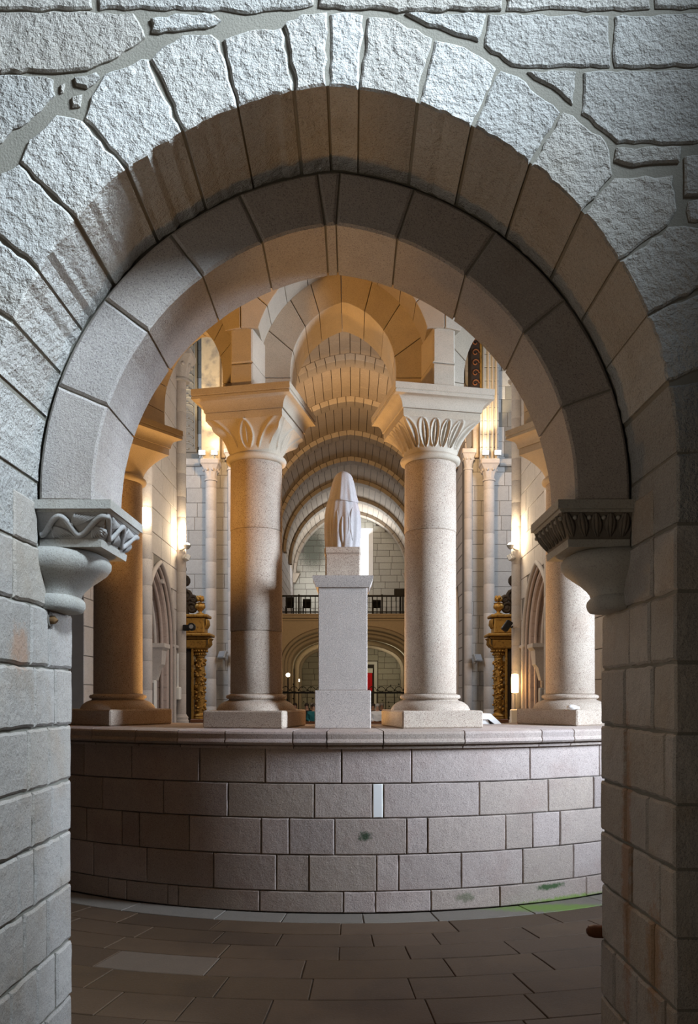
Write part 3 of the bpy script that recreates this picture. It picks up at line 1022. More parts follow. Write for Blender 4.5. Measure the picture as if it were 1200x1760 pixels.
rings = []
for z, a_, b_ in zip(zz, hwid, dep):
    amp = .006 * (1 - z / .75)
    rings.append([((a_ + fold(2 * pi * j / nA, z, amp)) * math.cos(2 * pi * j / nA) - .006, (b_ + fold(2 * pi * j / nA, z, amp)) * math.sin(2 * pi * j / nA), Z0 + z) for j in range(nA)])
MB().loft(rings).build('robe', M['statue'], su, 80)
vz = [.392, .398, .43, .47, .52, .56, .595, .622, .642, .656, .664]
vh = [.128, .131, .121, .112, .102, .094, .084, .072, .055, .032, .008]
rings = []
for i, (z, a_) in enumerate(zip(vz, vh)):
    amp = .0045 * max(0, 1 - (z - .40) / .24)
    sc_ = .95
    rings.append([((a_ + (fold(2 * pi * j / nA + .4, z * .6, amp) if i else 0)) * math.cos(2 * pi * j / nA) + .0 + .012 * (z - .40), (a_ * sc_ + (fold(2 * pi * j / nA + .4, z * .6, amp) if i else 0)) * math.sin(2 * pi * j / nA),
                   Z0 + z + (.008 * math.sin(2 * pi * j / nA * 2) if i < 2 else 0)) for j in range(nA)])
MB().loft(rings).build('veil', M['statue'], su, 80)
fd = MB()
for xo, z0, z1, bend in ((-.055, .04, .37, .012), (-.085, .04, .3, -.01), (.02, .04, .36, .03), (.0, .03, .28, -.01), (.08, .06, .34, -.02)):
    pts = []
    for q in range(9):
        t = q / 8
        z = z0 + (z1 - z0) * t
        import bisect
        i = max(1, min(len(zz) - 1, bisect.bisect(zz, z)))
        kk = (z - zz[i - 1]) / (zz[i] - zz[i - 1])
        aw = hwid[i - 1] + (hwid[i] - hwid[i - 1]) * kk
        ad = dep[i - 1] + (dep[i] - dep[i - 1]) * kk
        xx = xo + bend * math.sin(pi * t)
        pts.append((xx, -ad * math.sqrt(max(.05, 1 - (xx / aw) ** 2)) + .0095, Z0 + z))
    fd.tube(pts, [.004, .011, .014, .015, .015, .0145, .013, .01, .003], 10)
fd.build('fold_ridge', M['statue'], su, 80)

# ------------------------------------------------------------------ presbytery floor and slab by the right column
pf = ring_slab('floor_choir', .01, 3.16, -pi / 2, pi / 2, .98, 1.05, M['floorpale'], n=30)
tag(pf, 'raised stone floor of the choir behind the columns', 'floor', kind='structure')
MB().box(-3.9, 3.9, YC - .01, 17.6, .9, 1.05, .004).build('floor_panel', M['floorpale'], pf)
ms = thing('marble_slab', 'white marble slab with a slanted end behind the right plinth', 'slab', (1.29, 7.72, 1.05))
MB().loft([[(-.2, -.2, 0), (.3, -.2, 0), (.3, .25, 0), (-.2, .25, 0)], [(-.2, -.2, .40), (.08, -.2, .42), (.26, .25, .32), (-.2, .25, .40)]]).build('slab_body', M['marble'], ms, 0)
MB().loft([[(-.22, y, .42), (.09, y, .42), (.24, y, .30), (.27, y, .325), (.11, y, .475), (-.22, y, .475)] for y in (-.22, .27)]).build('slab_top', M['marble'], ms, 0)
rr = thing('rubble_stone', 'small pale stone lump lying on the far right plinth', 'stone', pol(4.0, PH * 3 - .085, 1.57))
mb = MB()
mb.ball((0, 0, .022), .05, .04, .026, 12)
mb.ball((.045, .01, .016), .03, .03, .018, 10)
mb.build('lump', M['marble'], rr)

# ------------------------------------------------------------------ choir side walls
XW = 3.75
Y0, Y1 = 11.2, 17.55
RCW = random.Random(31)
ARC = Arch(1.06, 2.72, 4.2, 1.05)
AC = 15.55                                                    # centre of the doorway along the wall


def inside_arch(y, z, g=0.0):
    y = abs(y - AC)
    if z < 2.72: return y < 1.06 + g
    rise = 4.2 + g - 2.72
    half = 1.06 + g
    e = (rise * rise - half * half) / (2 * half)
    return (y + e) ** 2 + (z - 2.72) ** 2 < (half + e) ** 2


def courses(name, a0, a1, z0, z1, h, lmin, lmax, fm, m, parent, skip, rnd, gap=.014, depth=.05, ch=.006, m2=None):
    z = z0
    while z < z1 - .05:
        hh = min(h * rnd.uniform(.9, 1.1), z1 - z)
        u = a0 - rnd.uniform(0, lmax * .6)
        while u < a1:
            L_ = rnd.uniform(lmin, lmax)
            a, b = max(u, a0), min(u + L_, a1)
            if b - a > .06 and not skip((a + b) / 2, z + hh / 2, a, b):
                mm = m2((a + b) / 2, z + hh / 2) if m2 else m
                stone(name, [(a, z), (b, z), (b, z + hh), (a, z + hh)], fm, depth, mm, parent, gap=gap, step=0, ch=ch, rnd=rnd, proud=.004)
            u += L_
        z += hh


def shaft(x, y, z0, z1, r, label, cap=True, ck=1.0, drum=.45):
    """engaged wall shaft: base, drums, capital"""
    t = thing('wall_shaft', label, 'shaft', (x, y, z0))
    MB().lathe([(r * 1.5, 0), (r * 1.5, .1), (r * 1.35, .12), (r * 1.42, .17), (r * 1.2, .2), (r * 1.02, .24), (r * .9, .24)], 24).build('shaft_base', M['choir'], t)
    z = .24
    H = z1 - z0
    i = 0
    while z < H - .05 and i < 40:
        hh = min(drum * RCW.uniform(.85, 1.2), H - z)
        MB().lathe([(r * .6, z + .001), (r * .97, z + .001), (r, z + .012), (r, z + hh - .012), (r * .97, z + hh - .001), (r * .6, z + hh - .001)], 20).build('shaft_drum', M['choir'], t, 50)
        z += hh
        i += 1
    if cap:
        mb = MB()
        r = r * ck
        mb.lathe([(r * .8, H), (r * 1.15, H), (r * 1.2, H + .04), (r * 1.05, H + .07)], 24)
        ring = []
        for q in range(9):
            tt = q / 8
            rr_ = []
            for j in range(48):
                a = 2 * pi * j / 48
                f = r * (1.0 + .55 * tt ** 2)
                rr_.append((squircle(a, f, f, tt) * (1 + .06 * math.sin(8 * a) * math.sin(pi * tt)) * math.cos(a), squircle(a, f, f, tt) * (1 + .06 * math.sin(8 * a) * math.sin(pi * tt)) * math.sin(a), H + .07 + .42 * tt))
            ring.append(rr_)
        mb.loft(ring)
        for q in range(8):
            a = pi / 4 * q + pi / 8
            mb.ball((r * 1.35 * math.cos(a), r * 1.35 * math.sin(a), H + .34), r * .28, n=8)
        mb.build('shaft_capital', M['choir'], t, 60)
        MB().box(-r * 1.75, r * 1.75, -r * 1.75, r * 1.75, H + .49, H + .66, .03).build('shaft_abacus', M['choir'], t)
    return t


for s in (-1, 1):
    side = 'left' if s < 0 else 'right'
    # wall core with the doorway
    pts = ARC.pts
    bx = lambda p: (math.copysign(1, p[0]) * (3.6 if p[0] < 0 else Y1 - AC), p[1]) if p[1] < 2.9 else None
    core = MB()
    outl = []
    for p in ARC.grow(.02):
        f = to_box(1, 1, 1)
        x_, z_ = p
        hx = (AC - Y0) if x_ < 0 else (Y1 - AC)
        if z_ <= 2.2:
            outl.append((math.copysign(hx, x_), z_))
        else:
            dz = z_ - 2.2
            kk = min(hx / abs(x_) if abs(x_) > 1e-6 else 1e9, (13 - 2.2) / dz)
            outl.append((x_ * kk, 2.2 + dz * kk))
    ap = ARC.grow(.02)
    n = len(ap)
    fx = lambda p, d: (s * (XW + .012 + d), AC + p[0], p[1])
    vs_ = [fx(p, 0) for p in ap] + [fx(p, 0) for p in outl] + [fx(p, .75) for p in ap] + [fx(p, .75) for p in outl]
    fs = []
    for i in range(n - 1):
        fs += [(i, i + 1, n + i + 1, n + i), (2 * n + i, 2 * n + i + 1, 3 * n + i + 1, 3 * n + i), (i, i + 1, 2 * n + i + 1, 2 * n + i), (n + i, n + i + 1, 3 * n + i + 1, 3 * n + i)]
    fs += [(0, n, 3 * n, 2 * n), (n - 1, 2 * n - 1, 4 * n - 1, 3 * n - 1)]
    wl = mk('wall_' + side, vs_, fs, M['darkmortar'])
    tag(wl, f'{side} choir wall of pale ashlar with a pointed doorway', 'wall', kind='structure')
    # upper part above the arch region to the corners
    MB().box(min(s * (XW + .012), s * (XW + .7)), max(s * (XW + .012), s * (XW + .7)), Y0, Y1, 8.5, 13.9, .002).build('upper_core', M['darkmortar'], wl)
    fw = lambda u, v, d, s=s: (s * (XW + d), u, v)
    courses('ashlar_block', Y0, Y1, 1.05, 11.2, .44, .6, 1.05, fw, M['choir'], wl, lambda u, z, a, b: inside_arch(u, z, .16) or inside_arch(a + .1, z, .1) or inside_arch(b - .1, z, .1), RCW, gap=.012)
    # moulded arch orders
    for q, (g, dd, mm, rad) in enumerate(((.13, -.03, M['choir'], .045), (.05, .02, M['moulding'], .035), (-.02, .09, M['moulding'], .04), (-.1, .18, M['moulding'], .035), (-.18, .3, M['choir'], .035))):
        arcq = Arch(1.06 + g, 2.72, 4.2 + g, 1.05, 24)
        mb = MB()
        pts3 = [(s * (XW + dd), AC + p[0], p[1]) for p in arcq.pts]
        mb.tube(pts3, rad, 8)
        mb.build('arch_moulding', mm, wl, 60)
    arcr = Arch(1.07, 2.72, 4.21, 1.05, 24)
    L_ = arcr.len
    rv = Arch(.99, 2.72, 4.12, 1.05, 24)
    for i in range(26):
        a, b = rv.len * i / 26, rv.len * (i + 1) / 26
        loop = rv.span(a, b, .2) + list(reversed(arcr.span(L_ * i / 26, L_ * (i + 1) / 26, .2)))
        stone('reveal_stone', [(AC + p[0], p[1]) for p in loop], lambda u, v, d, s=s: (s * (XW + .08 + d), u, v), .6, M['moulding'], wl, gap=.008, step=0, ch=.006, rnd=RCW)
    bk = MB()
    bk.box(min(s * (XW + .62), s * (XW + .8)), max(s * (XW + .62), s * (XW + .8)), AC - 1.1, AC + 1.1, 1.05, 4.5, .002)
    bk.build('blind_panel', M['choir'], wl)
    # string course and bracket at the springing
    MB().box(min(s * (XW - .05), s * (XW + .02)), max(s * (XW - .05), s * (XW + .02)), AC + 1.12, Y1, 2.72, 2.78, .01).build('string_course', M['choir'], wl)
    cb = thing('stone_bracket', f'carved stone bracket inside the pointed doorway of the {side} choir wall', 'bracket', (s * (XW + .02), AC + .35, 2.0))
    MB().loft([[(s * .1, -.1, 0), (s * .2, -.1, 0), (s * .2, .1, 0), (s * .1, .1, 0)], [(s * .04, -.14, .25), (s * .2, -.14, .25), (s * .2, .14, .25), (s * .04, .14, .25)],
               [(-s * .02, -.16, .32), (s * .2, -.16, .32), (s * .2, .16, .32), (-s * .02, .16, .32)], [(-s * .04, -.2, .6), (s * .2, -.2, .6), (s * .2, .2, .6), (-s * .04, .2, .6)],
               [(-s * .1, -.24, .66), (s * .2, -.24, .66), (s * .2, .24, .66), (-s * .1, .24, .66)], [(-s * .1, -.24, .74), (s * .2, -.24, .74), (s * .2, .24, .74), (-s * .1, .24, .74)]]).build('bracket_body', M['choir'], cb, 30)
    shaft(s * 3.70, 14.35, 1.05, 9.4, .12, f'slim engaged shaft on the {side} choir wall, before the doorway')
    shaft(s * 3.68, 17.2, 1.05, 8.55, .115, f'tall engaged shaft at the far end of the {side} choir wall beside the bright lamp', ck=1.4)
    # arch springing from the far shaft
    mb = MB()
    big = Arch(3.7, 9.15, 13.4, None, 30)
    rings = []
    for p in big.pts:
        dx, dz = p[0], p[1] - 9.15
        ln = math.hypot(dx, dz) or 1
        rings.append([(p[0], 16.9, p[1]), (p[0], 17.5, p[1]), (p[0] + dx / ln * .5, 17.5, p[1] + dz / ln * .5), (p[0] + dx / ln * .5, 16.9, p[1] + dz / ln * .5)])
    if s < 0:
        tr = MB().loft(rings).build('trim_1', M['choir'], None, 30)
        tag(tr, 'pointed stone arch spanning the end of the choir', 'arch', kind='structure')

# ------------------------------------------------------------------ transept west walls, crossing piers
YT = 25.6
RT = random.Random(41)
for s in (-1, 1):
    side = 'left' if s < 0 else 'right'
    x0, x1 = 3.75, 9.5
    wt = MB().box(min(s * x0, s * x1), max(s * x0, s * x1), YT + .015, YT + .7, 0, 14.5, .002).build('wall_transept_' + side, M['darkmortar'])
    tag(wt, f'tall grey ashlar wall of the {side} transept facing the choir', 'wall', kind='structure')
    ft = lambda u, v, d, s=s: (s * u, YT + d, v)
    courses('ashlar_block', x0, 6.6, .2, 14.3, .46, .55, 1.0, ft, M['transept'], wt, lambda u, z, a, b: False, RT, gap=.012, depth=.05, ch=.006,
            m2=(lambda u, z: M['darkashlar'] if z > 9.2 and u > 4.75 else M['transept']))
    MB().box(min(s * 4.84, s * 6.8), max(s * 4.84, s * 6.8), YT - .12, YT + .03, 9.15, 9.4, .04).build('string_course', M['transept'], wt)
    if s < 0:
        rl = thing('relief_panel', 'dark grey carved relief panel high on the left transept wall', 'relief', (-5.3, YT - .03, 9.6))
        MB().box(-.32, .32, -.05, .0, 0, 3.6, .02).build('panel', M['darkashlar'], rl)
        mb = MB()
        for q in range(14):
            z = .2 + .25 * q
            mb.tube([(-.2 + .2 * math.cos(a) * (1 - .0) + .2, -.06, z + .1 * math.sin(a)) for a in [2 * pi * k / 10 for k in range(9)]], .03, 6)
        mb.tube([(-.26, -.06, .1), (-.26, -.06, 3.5)], .03, 6)
        mb.tube([(.26, -.06, .1), (.26, -.06, 3.5)], .03, 6)
        mb.build('scroll_carving', M['darkashlar'], rl)
    # shaft with the two spotlights on its capital, painted pilaster above it
    shaft(s * 4.49, YT - .25, .2, 8.6, .175, f'slender engaged shaft with leafy capital on the {side} transept wall', drum=.8)
    pil = thing('pilaster', ('flaking ochre painted pilaster' if s < 0 else 'pilaster striped by vertical shafts') + f' rising above the {side} transept capital', 'pilaster', (s * 4.49, YT - .14, 9.26))
    if s < 0:
        MB().box(-.3, .3, -.2, .12, 0, 4.3, .02).build('pilaster_body', M['paint'], pil)
    else:
        z = 0
        while z < 4.2:
            MB().box(-.3, .3, -.16, .12, z, z + .42, .012).build('pilaster_block', M['transept'], pil)
            z += .43
        for xx in (-.2, -.04, .1, .22):
            MB().tube([(xx, -.2, 0), (xx, -.2, 4.2)], .035, 8).build('pilaster_roll', M['vault'], pil)
    # crossing pier nook shafts at the nave corner
    shaft(s * 3.84, YT - .1, .2, 9.0, .13, f'thin corner shaft where the {side} transept meets the nave', drum=.8)
    pj = thing('pilaster', f'pale upper pilaster above the corner shaft of the {side} transept', 'pilaster', (s * 4.08, YT - .06, 9.4))
    MB().box(-.1, .1, -.1, .045, 0, 1.9 if s > 0 else 4, .02).build('pilaster_body', M['vault'], pj)

# ------------------------------------------------------------------ nave: side walls, vault, ribs
RN = random.Random(51)
for s in (-1, 1):
    side = 'left' if s < 0 else 'right'
    wn = MB().box(min(s * 3.77, s * 4.4), max(s * 3.77, s * 4.4), YT + .7, 52, 0, 10.2, .002).build('wall_nave_' + side, M['darkmortar'])
    tag(wn, f'{side} side wall of the nave with engaged shafts', 'wall', kind='structure')
    fn = lambda u, v, d, s=s: (s * (3.75 + d), u, v)
    courses('ashlar_block', YT + .7, 31, .1, 9.7, .46, .7, 1.3, fn, M['choir'], wn, lambda u, z, a, b: abs(u - 28.6) < 1.2 and z < 5.4, RN, gap=.02, ch=.01)
    an = Arch(1.2, 4.2, 5.9, .1, 16)
    for g, dd in ((.1, -.02), (0, .05)):
        MB().tube([(s * (3.75 + dd), 28.6 + p[0] * (1 + g), p[1]) for p in an.pts], .1, 8).build('arch_moulding', M['choir'], wn)
    courses('ashlar_block', 42.0, 51, 4.6, 9.7, .5, .8, 1.4, fn, M['choir'], wn, lambda u, z, a, b: False, RN, gap=.02, ch=.01)
ZA, ZSP, HN = 13.6, 9.56, 3.76
VA = Arch(HN, ZSP, ZA, None, 24)
bands = [25.5, 27.6, 31.5, 35.5, 39.4, 43.3, 47.2, 50.8]
vt = MB()
rings = []
vp = VA.grow(.03)
for yy in (25.5, 51.19):
    rings.append([(x, yy, z) for x, z in vp] + [(x * 1.1, yy, z + .5) for x, z in reversed(vp)])
vault = vt.loft(rings).build('ceiling_vault', M['darkmortar'])
tag(vault, 'pointed stone barrel vault of the nave crossed by transverse ribs', 'ceiling', kind='structure')
NC = 34
for bi, (ya, yb) in enumerate(zip(bands[:-1], bands[1:])):
    far = bi >= 2
    mb = MB()
    for i in range(NC):
        a, b = VA.len * i / NC, VA.len * (i + 1) / NC
        p, q = VA.at(a + .012), VA.at(b - .012)
        nseg = 1 if far else 3
        off = 0 if far else (.5 if i % 2 else 0)
        cuts = [ya + .0] + [ya + (yb - ya) * (k + off * .6) / nseg for k in range(1, nseg)] + [yb]
        for c0, c1 in zip(cuts[:-1], cuts[1:]):
            d = V((-(q[1] - p[1]), q[0] - p[0])).normalized() * .06
            o_ = (d.x, d.y)
            P8 = [(p[0], c0 + .01, p[1]), (q[0], c0 + .01, q[1]), (q[0], c1 - .01, q[1]), (p[0], c1 - .01, p[1])]
            P8 += [(x + o_[0], y, z + o_[1]) for x, y, z in P8]
            fcs = [(0, 1, 2, 3), (4, 5, 6, 7), (0, 1, 5, 4), (1, 2, 6, 5), (2, 3, 7, 6), (3, 0, 4, 7)]
            if far:
                mb.add(P8, fcs)
            else:
                mk('vault_stone', P8, fcs, M['vault'], vault)
    if far:
        o = mb.build('vault_stones', M['vault'], vault, 0)
        o['kind'] = 'stuff'
RIB = Arch(HN - .22, ZSP, ZA - .24, None, 24)
for bi, yb in enumerate(bands[1:]):
    rib = thing('transverse_rib', 'transverse rib of the nave vault, ' + ['nearest over the nave', 'second over the nave', 'third over the nave', 'fourth over the nave', 'fifth over the nave', 'sixth over the nave', 'last against the end wall'][bi], 'rib', (0, yb, ZSP), 0, 'transverse ribs of the nave vault')
    nv = 33
    if bi >= 4:
        nv = 17
    for i in range(nv):
        a0, a1 = RIB.len * i / nv, RIB.len * (i + 1) / nv
        b0, b1 = VA.len * i / nv, VA.len * (i + 1) / nv
        loop = RIB.span(a0, a1, .3) + [(p[0] * .994, p[1]) for p in reversed(VA.span(b0, b1, .3))]
        stone('voussoir', [(p[0], p[1] - ZSP) for p in loop], lambda u, v, d: (u, -.32 + d, v), .64, M['rib'], rib, gap=.02, step=0, ch=.012, rnd=RN)
    if bi == len(bands) - 2:
        for s in (-1, 1):
            MB().loft([[(s * 3.6, -.3, -.6), (s * 3.75, -.3, -.6), (s * 3.75, .3, -.6), (s * 3.6, .3, -.6)], [(s * 3.3, -.3, 0), (s * 3.75, -.3, 0), (s * 3.75, .3, 0), (s * 3.3, .3, 0)]]).build('rib_corbel', M['rib'], rib)

# ------------------------------------------------------------------ west end: wall, window, door, loft
YE = 51.2
we = MB()
we = MB().box(-3.9, 3.9, YE + .03, YE + .8, 0, 14.2, .002).build('wall_end', M['darkmortar'])
tag(we, 'pale ashlar end wall of the nave far behind the statue', 'wall', kind='structure')
fe = lambda u, v, d: (u, YE + d, v)
WX0, WX1, WZ0, WZ1 = .55, 1.42, 9.3, 12.6
def vault_skip(u, z, a, b):
    if WX0 - .02 < u < WX1 + .02 and WZ0 < z < WZ1 or (a < WX1 and b > WX0 and WZ0 < z < WZ1): return True
    return abs(u) > 3.75 or z > 9.56 and (abs(u) + .3) ** 2 + (z - 9.56) ** 2 > 4.05 ** 2
nov = lambda u, z, a, b: abs(u) > 3.75 or z > 9.56 and (abs(u) + .3) ** 2 + (z - 9.56) ** 2 > 4.05 ** 2
for a, b, c, d in ((-3.75, WX0, 6.6, 13.4), (WX1, 3.75, 6.6, 13.4), (WX0, WX1, WZ1, 13.4), (WX0, WX1, 6.6, WZ0)):
    courses('ashlar_block', a, b, c, d, .4, .6, 1.1, fe, M['farwall'], we, nov, RN, gap=.025, depth=.06, ch=.01)
for a, b, c, d in ((-3.75, .95, .8, 5.0), (1.75, 3.75, .8, 5.0), (.95, 1.75, 3.95, 5.0)):
    courses('ashlar_block', a, b, c, d, .38, .6, 1.1, fe, M['farwall'], we, lambda u, z, a, b: False, RN, gap=.025, depth=.06, ch=.01)
for a, b in ((WX0 - 0, WX0 + .06), (WX1 - .32, WX1)):
    stone('window_reveal', [(a, WZ0), (b, WZ0), (b, WZ1 - .35), (a, WZ1 - .35)], fe, .05, M['marble'], we, gap=.004, step=0, rnd=RN)
stone('window_lintel', [(WX0, WZ1 - .35), (WX1, WZ1 - .35), (WX1, WZ1), (WX0, WZ1)], fe, .05, M['marble'], we, gap=.004, step=0, rnd=RN)
wd = thing('window_1', 'tall narrow daylit window in the end wall behind the statue', 'window', (.83, YE - .01, WZ0), kind='structure')
MB().box(-.24, .27, 0, .03, 0, WZ1 - WZ0 - .35, .004).build('pane', M['daylight'], wd)
MB().box(.1, .13, -.02, .0, 0, WZ1 - WZ0 - .35, .004).build('mullion', M['steel'], wd)
dr = thing('door_1', 'white framed doorway at the foot of the end wall', 'door', (1.35, YE - .02, 0), kind='structure')
MB().box(-.38, -.28, -.03, .05, 0, 3.7, .01).build('door_frame', M['white'], dr)
MB().box(.14, .34, -.03, .05, 0, 3.7, .01).build('door_frame', M['white'], dr)
MB().box(-.38, .34, -.03, .05, 3.7, 3.9, .01).build('door_frame', M['white'], dr)
MB().box(-.28, .14, .0, .04, 0, 3.7, .004).build('door_leaf', M['darkwood'], dr)
bn = thing('banner', 'red hanging banner beside the white doorway', 'banner', (1.17, YE - .25, 1.95))
mb = MB()
rings = [[(-.16 + .05 * i, .02 * math.sin(i * 1.3) + .0, z) for i in range(8)] + [(.19 - .05 * i, .025 + .02 * math.sin((7 - i) * 1.3), z) for i in range(8)] for z in (0, .4, .8, 1.2)]
mb.loft(rings).build('cloth', M['red'], bn)
MB().box(-.19, .22, -.02, .05, 1.2, 1.5, .01).build('header', M['white'], bn)
MB().tube([(0, .2, 1.4), (0, 0, 1.4)], .015, 6).build('rod', M['iron'], bn)
MB().tube([(0, .03, 0), (0, .03, -1.95)], .015, 6).build('pole', M['iron'], bn)

YL = 40.0
lf_ = MB()
arcL = Arch(3.6, 3.4, 5.2, 0, 30)
# a flattened (basket) arch for the loft front
def basket(half, zc, za, z0, n=36):
    pts = [(half, z0 + (zc - z0) * i / 3) for i in range(3)]
    for i in range(n + 1):
        a = pi / 2 * i / n
        pts.append((half * math.cos(a) ** .8, zc + (za - zc) * math.sin(a) ** .9))
    l = [(-x, z) for x, z in pts]
    return l + list(reversed(pts))[1:]


def arch_plate(pts, hx, zt, y0, y1, name, m, parent=None):
    vv, ff = plate(pts, to_box(hx, zt, 2.2), y0, y1)
    return mk(name, vv, ff, m, parent)


loft = arch_plate(basket(3.45, 3.3, 5.1, 0), 3.85, 5.72, YL, YL + .6, 'choir_loft', M['vault'])
tag(loft, 'stone organ loft across the nave carried on a wide flattened arch', 'loft', kind='structure')
for q, (hh, zt, yy, rad) in enumerate(((3.5, 5.16, YL - .02, .1), (3.35, 4.98, YL + .3, .09), (3.22, 4.82, YL + .65, .12), (3.3, 4.9, YL + 3, .14), (3.25, 4.85, YL + 6.5, .16), (3.3, 4.9, YL + 10, .16))):
    MB().tube([(x, yy, z) for x, z in basket(hh, 3.2, zt, .1)], rad, 8).build('arch_moulding', M['rib'], loft, 60)
MB().box(-3.85, 3.85, YL - .2, YE, 5.72, 5.84, .02).build('loft_slab', M['vault'], loft)
MB().box(-3.85, 3.85, YL - .14, YL + .2, 5.5, 5.6, .03).build('cornice', M['vault'], loft)
MB().box(-3.85, 3.85, YL - .26, YL + .2, 5.62, 5.73, .03).build('cornice', M['vault'], loft)
pts = basket(3.5, 3.3, 5.14, 0)
MB().loft([[(x, yy, z) for x, z in pts] + [(x, yy, z + .25) for x, z in reversed(pts)] for yy in (YL + .6, YE)]).build('loft_vault', M['farwall'], loft)
rl = thing('loft_railing', 'black iron railing along the edge of the organ loft', 'railing', (0, YL - .1, 5.84))
MB().box(-3.8, 3.8, -.03, .03, .86, .95, .01).build('top_rail', M['iron'], rl)
MB().box(-3.8, 3.8, -.03, .03, .06, .12, .01).build('bottom_rail', M['iron'], rl)
b0 = MB().box(-.022, .022, -.02, .02, .0, .9, .006).build('baluster', M['iron'], rl)
b0.location.x = -3.75
for i in range(1, 32):
    b = b0.copy()
    col.objects.link(b)
    b.location.x = -3.75 + 7.5 * i / 31
for i in range(0, 8):
    MB().box(-.04, .04, -.035, .035, 0, .98, .01, Matrix.Translation((-3.7 + 7.4 * i / 7, 0, 0))).build('newel', M['iron'], rl)
for i, (x, hh, m_, lab) in enumerate(((2.55, 1.2, 'black', 'dark music stand behind the right end of the loft railing'), (-3.2, .9, 'coat', 'dark draped chair at the left end of the loft'), (-2.3, .8, 'coat', 'dark chair in the loft left of the pedestal'), (1.35, .75, 'coat', 'low dark chair in the loft right of the pedestal'))):
    t = thing('loft_chair' if i else 'music_stand', lab, 'chair' if i else 'stand', (x, YL + .9, 5.84))
    if i:
        MB().box(-.22, .22, -.22, .22, .42, .47, .02).build('seat', M[m_], t)
        MB().box(-.22, .22, .18, .22, .47, hh + .1, .02).build('backrest', M[m_], t)
        for a in (-.19, .19):
            for b in (-.19, .19):
                MB().tube([(a, b, 0), (a, b, .43)], .02, 6).build('leg', M['iron'], t)
    else:
        MB().tube([(0, 0, .02), (0, 0, hh)], .03, 8).build('post', M['iron'], t)
        MB().box(-.3, .3, -.05, .02, hh - .15, hh + .2, .02).build('desk', M['black'], t)
        MB().lathe([(.25, 0), (.25, .03), (.05, .06)], 12).build('foot', M['iron'], t)

# grille, globe lamps, pews and people under the loft
RG = random.Random(61)
gr = thing('iron_grille', 'tall black wrought iron screen across the nave with scrolled cresting', 'grille', (0, 36.5, 0))
MB().box(-3.7, 3.7, -.03, .03, 1.78, 1.86, .01).build('top_rail', M['iron'], gr)
MB().box(-3.7, 3.7, -.03, .03, .1, .16, .01).build('bottom_rail', M['iron'], gr)
g0 = MB().tube([(0, 0, 0), (0, 0, 1.8)], .018, 6).build('grille_bar', M['iron'], gr)
g0.location.x = -3.65
for i in range(1, 19):
    b = g0.copy()
    col.objects.link(b)
    b.location.x = -3.65 + 7.3 * i / 18
mb = MB()
r0 = MB()
for i in range(19):
    x = -3.65 + 7.3 * i / 18
    for z in (.7, 1.1, 1.45):
        r0.ball((x + RG.uniform(.1, .3), 0, z + RG.uniform(-.1, .1)), .03, .02, .03, 6)
    mb.tube([(x + .2 + .16 * math.cos(a), 0, 1.98 + .12 * math.sin(a)) for a in [k * .6 for k in range(10)]], .014, 6)
    mb.ball((x, 0, 1.94), .03, .02, .05, 6)
    mb.ball((x + .2 + RG.uniform(-.1, .1), 0, 2.12 + RG.uniform(-.06, .1)), .03, .02, .035, 6)
mb.build('scroll_cresting', M['iron'], gr)
o = r0.build('rosettes', M['iron'], gr)
for i, (x, z, yy) in enumerate(((-3.04, 2.68, 38.0), (-3.2, 2.6, 47.5))):
    t = thing('globe_lamp', ('lit globe lamp on the left pier under the loft', 'second lit globe lamp farther under the loft, nearer the pedestal')[i], 'lamp', (x, yy, z))
    MB().ball((0, 0, 0), .1, n=14).build('globe', M['lampglow'], t, 80)
    MB().tube([(0, 0, -.13), (0, 0, -z)], .03, 8).build('post', M['iron'], t)


def pew(x, y, label, w_=1.1):
    t = thing('pew', label, 'pew', (x, y, 0))
    MB().box(-w_, w_, -.2, .2, .40, .45, .01).build('seat', M['brownwood'], t)
    MB().box(-w_, w_, .2, .25, .45, .72, .01).build('backrest', M['brownwood'], t)
    MB().box(-w_, w_, -.75, -.7, .1, .64, .01).build('front_board', M['brownwood'], t)
    MB().box(-w_, w_, -.72, -.5, .64, .67, .01).build('book_rest', M['brownwood'], t)
    for s in (-1, 1):
        MB().box(min(s * w_, s * (w_ + .05)), max(s * w_, s * (w_ + .05)), -.78, .27, 0, .7, .01).build('pew_end', M['brownwood'], t)
    return t


pew(-1.6, 29.2, 'front brown pew left of the pedestal')
pew(1.6, 29.2, 'front brown pew right of the pedestal')


def skin_mesh(name, pts, edges, rads, m, parent):
    me = bpy.data.meshes.new(name)
    me.from_pydata(pts, edges, [])
    me.materials.append(m)
    o = link(bpy.data.objects.new(name, me), parent)
    o.modifiers.new('skin', 'SKIN')
    if not me.skin_vertices:
        me.skin_vertices.new()
    for i, r in enumerate(rads):
        d = me.skin_vertices[0].data[i]
        d.radius = r if isinstance(r, tuple) else (r, r)
        d.use_root = i == 0
    sb = o.modifiers.new('sub', 'SUBSURF')
    sb.levels = sb.render_levels = 1
    return o


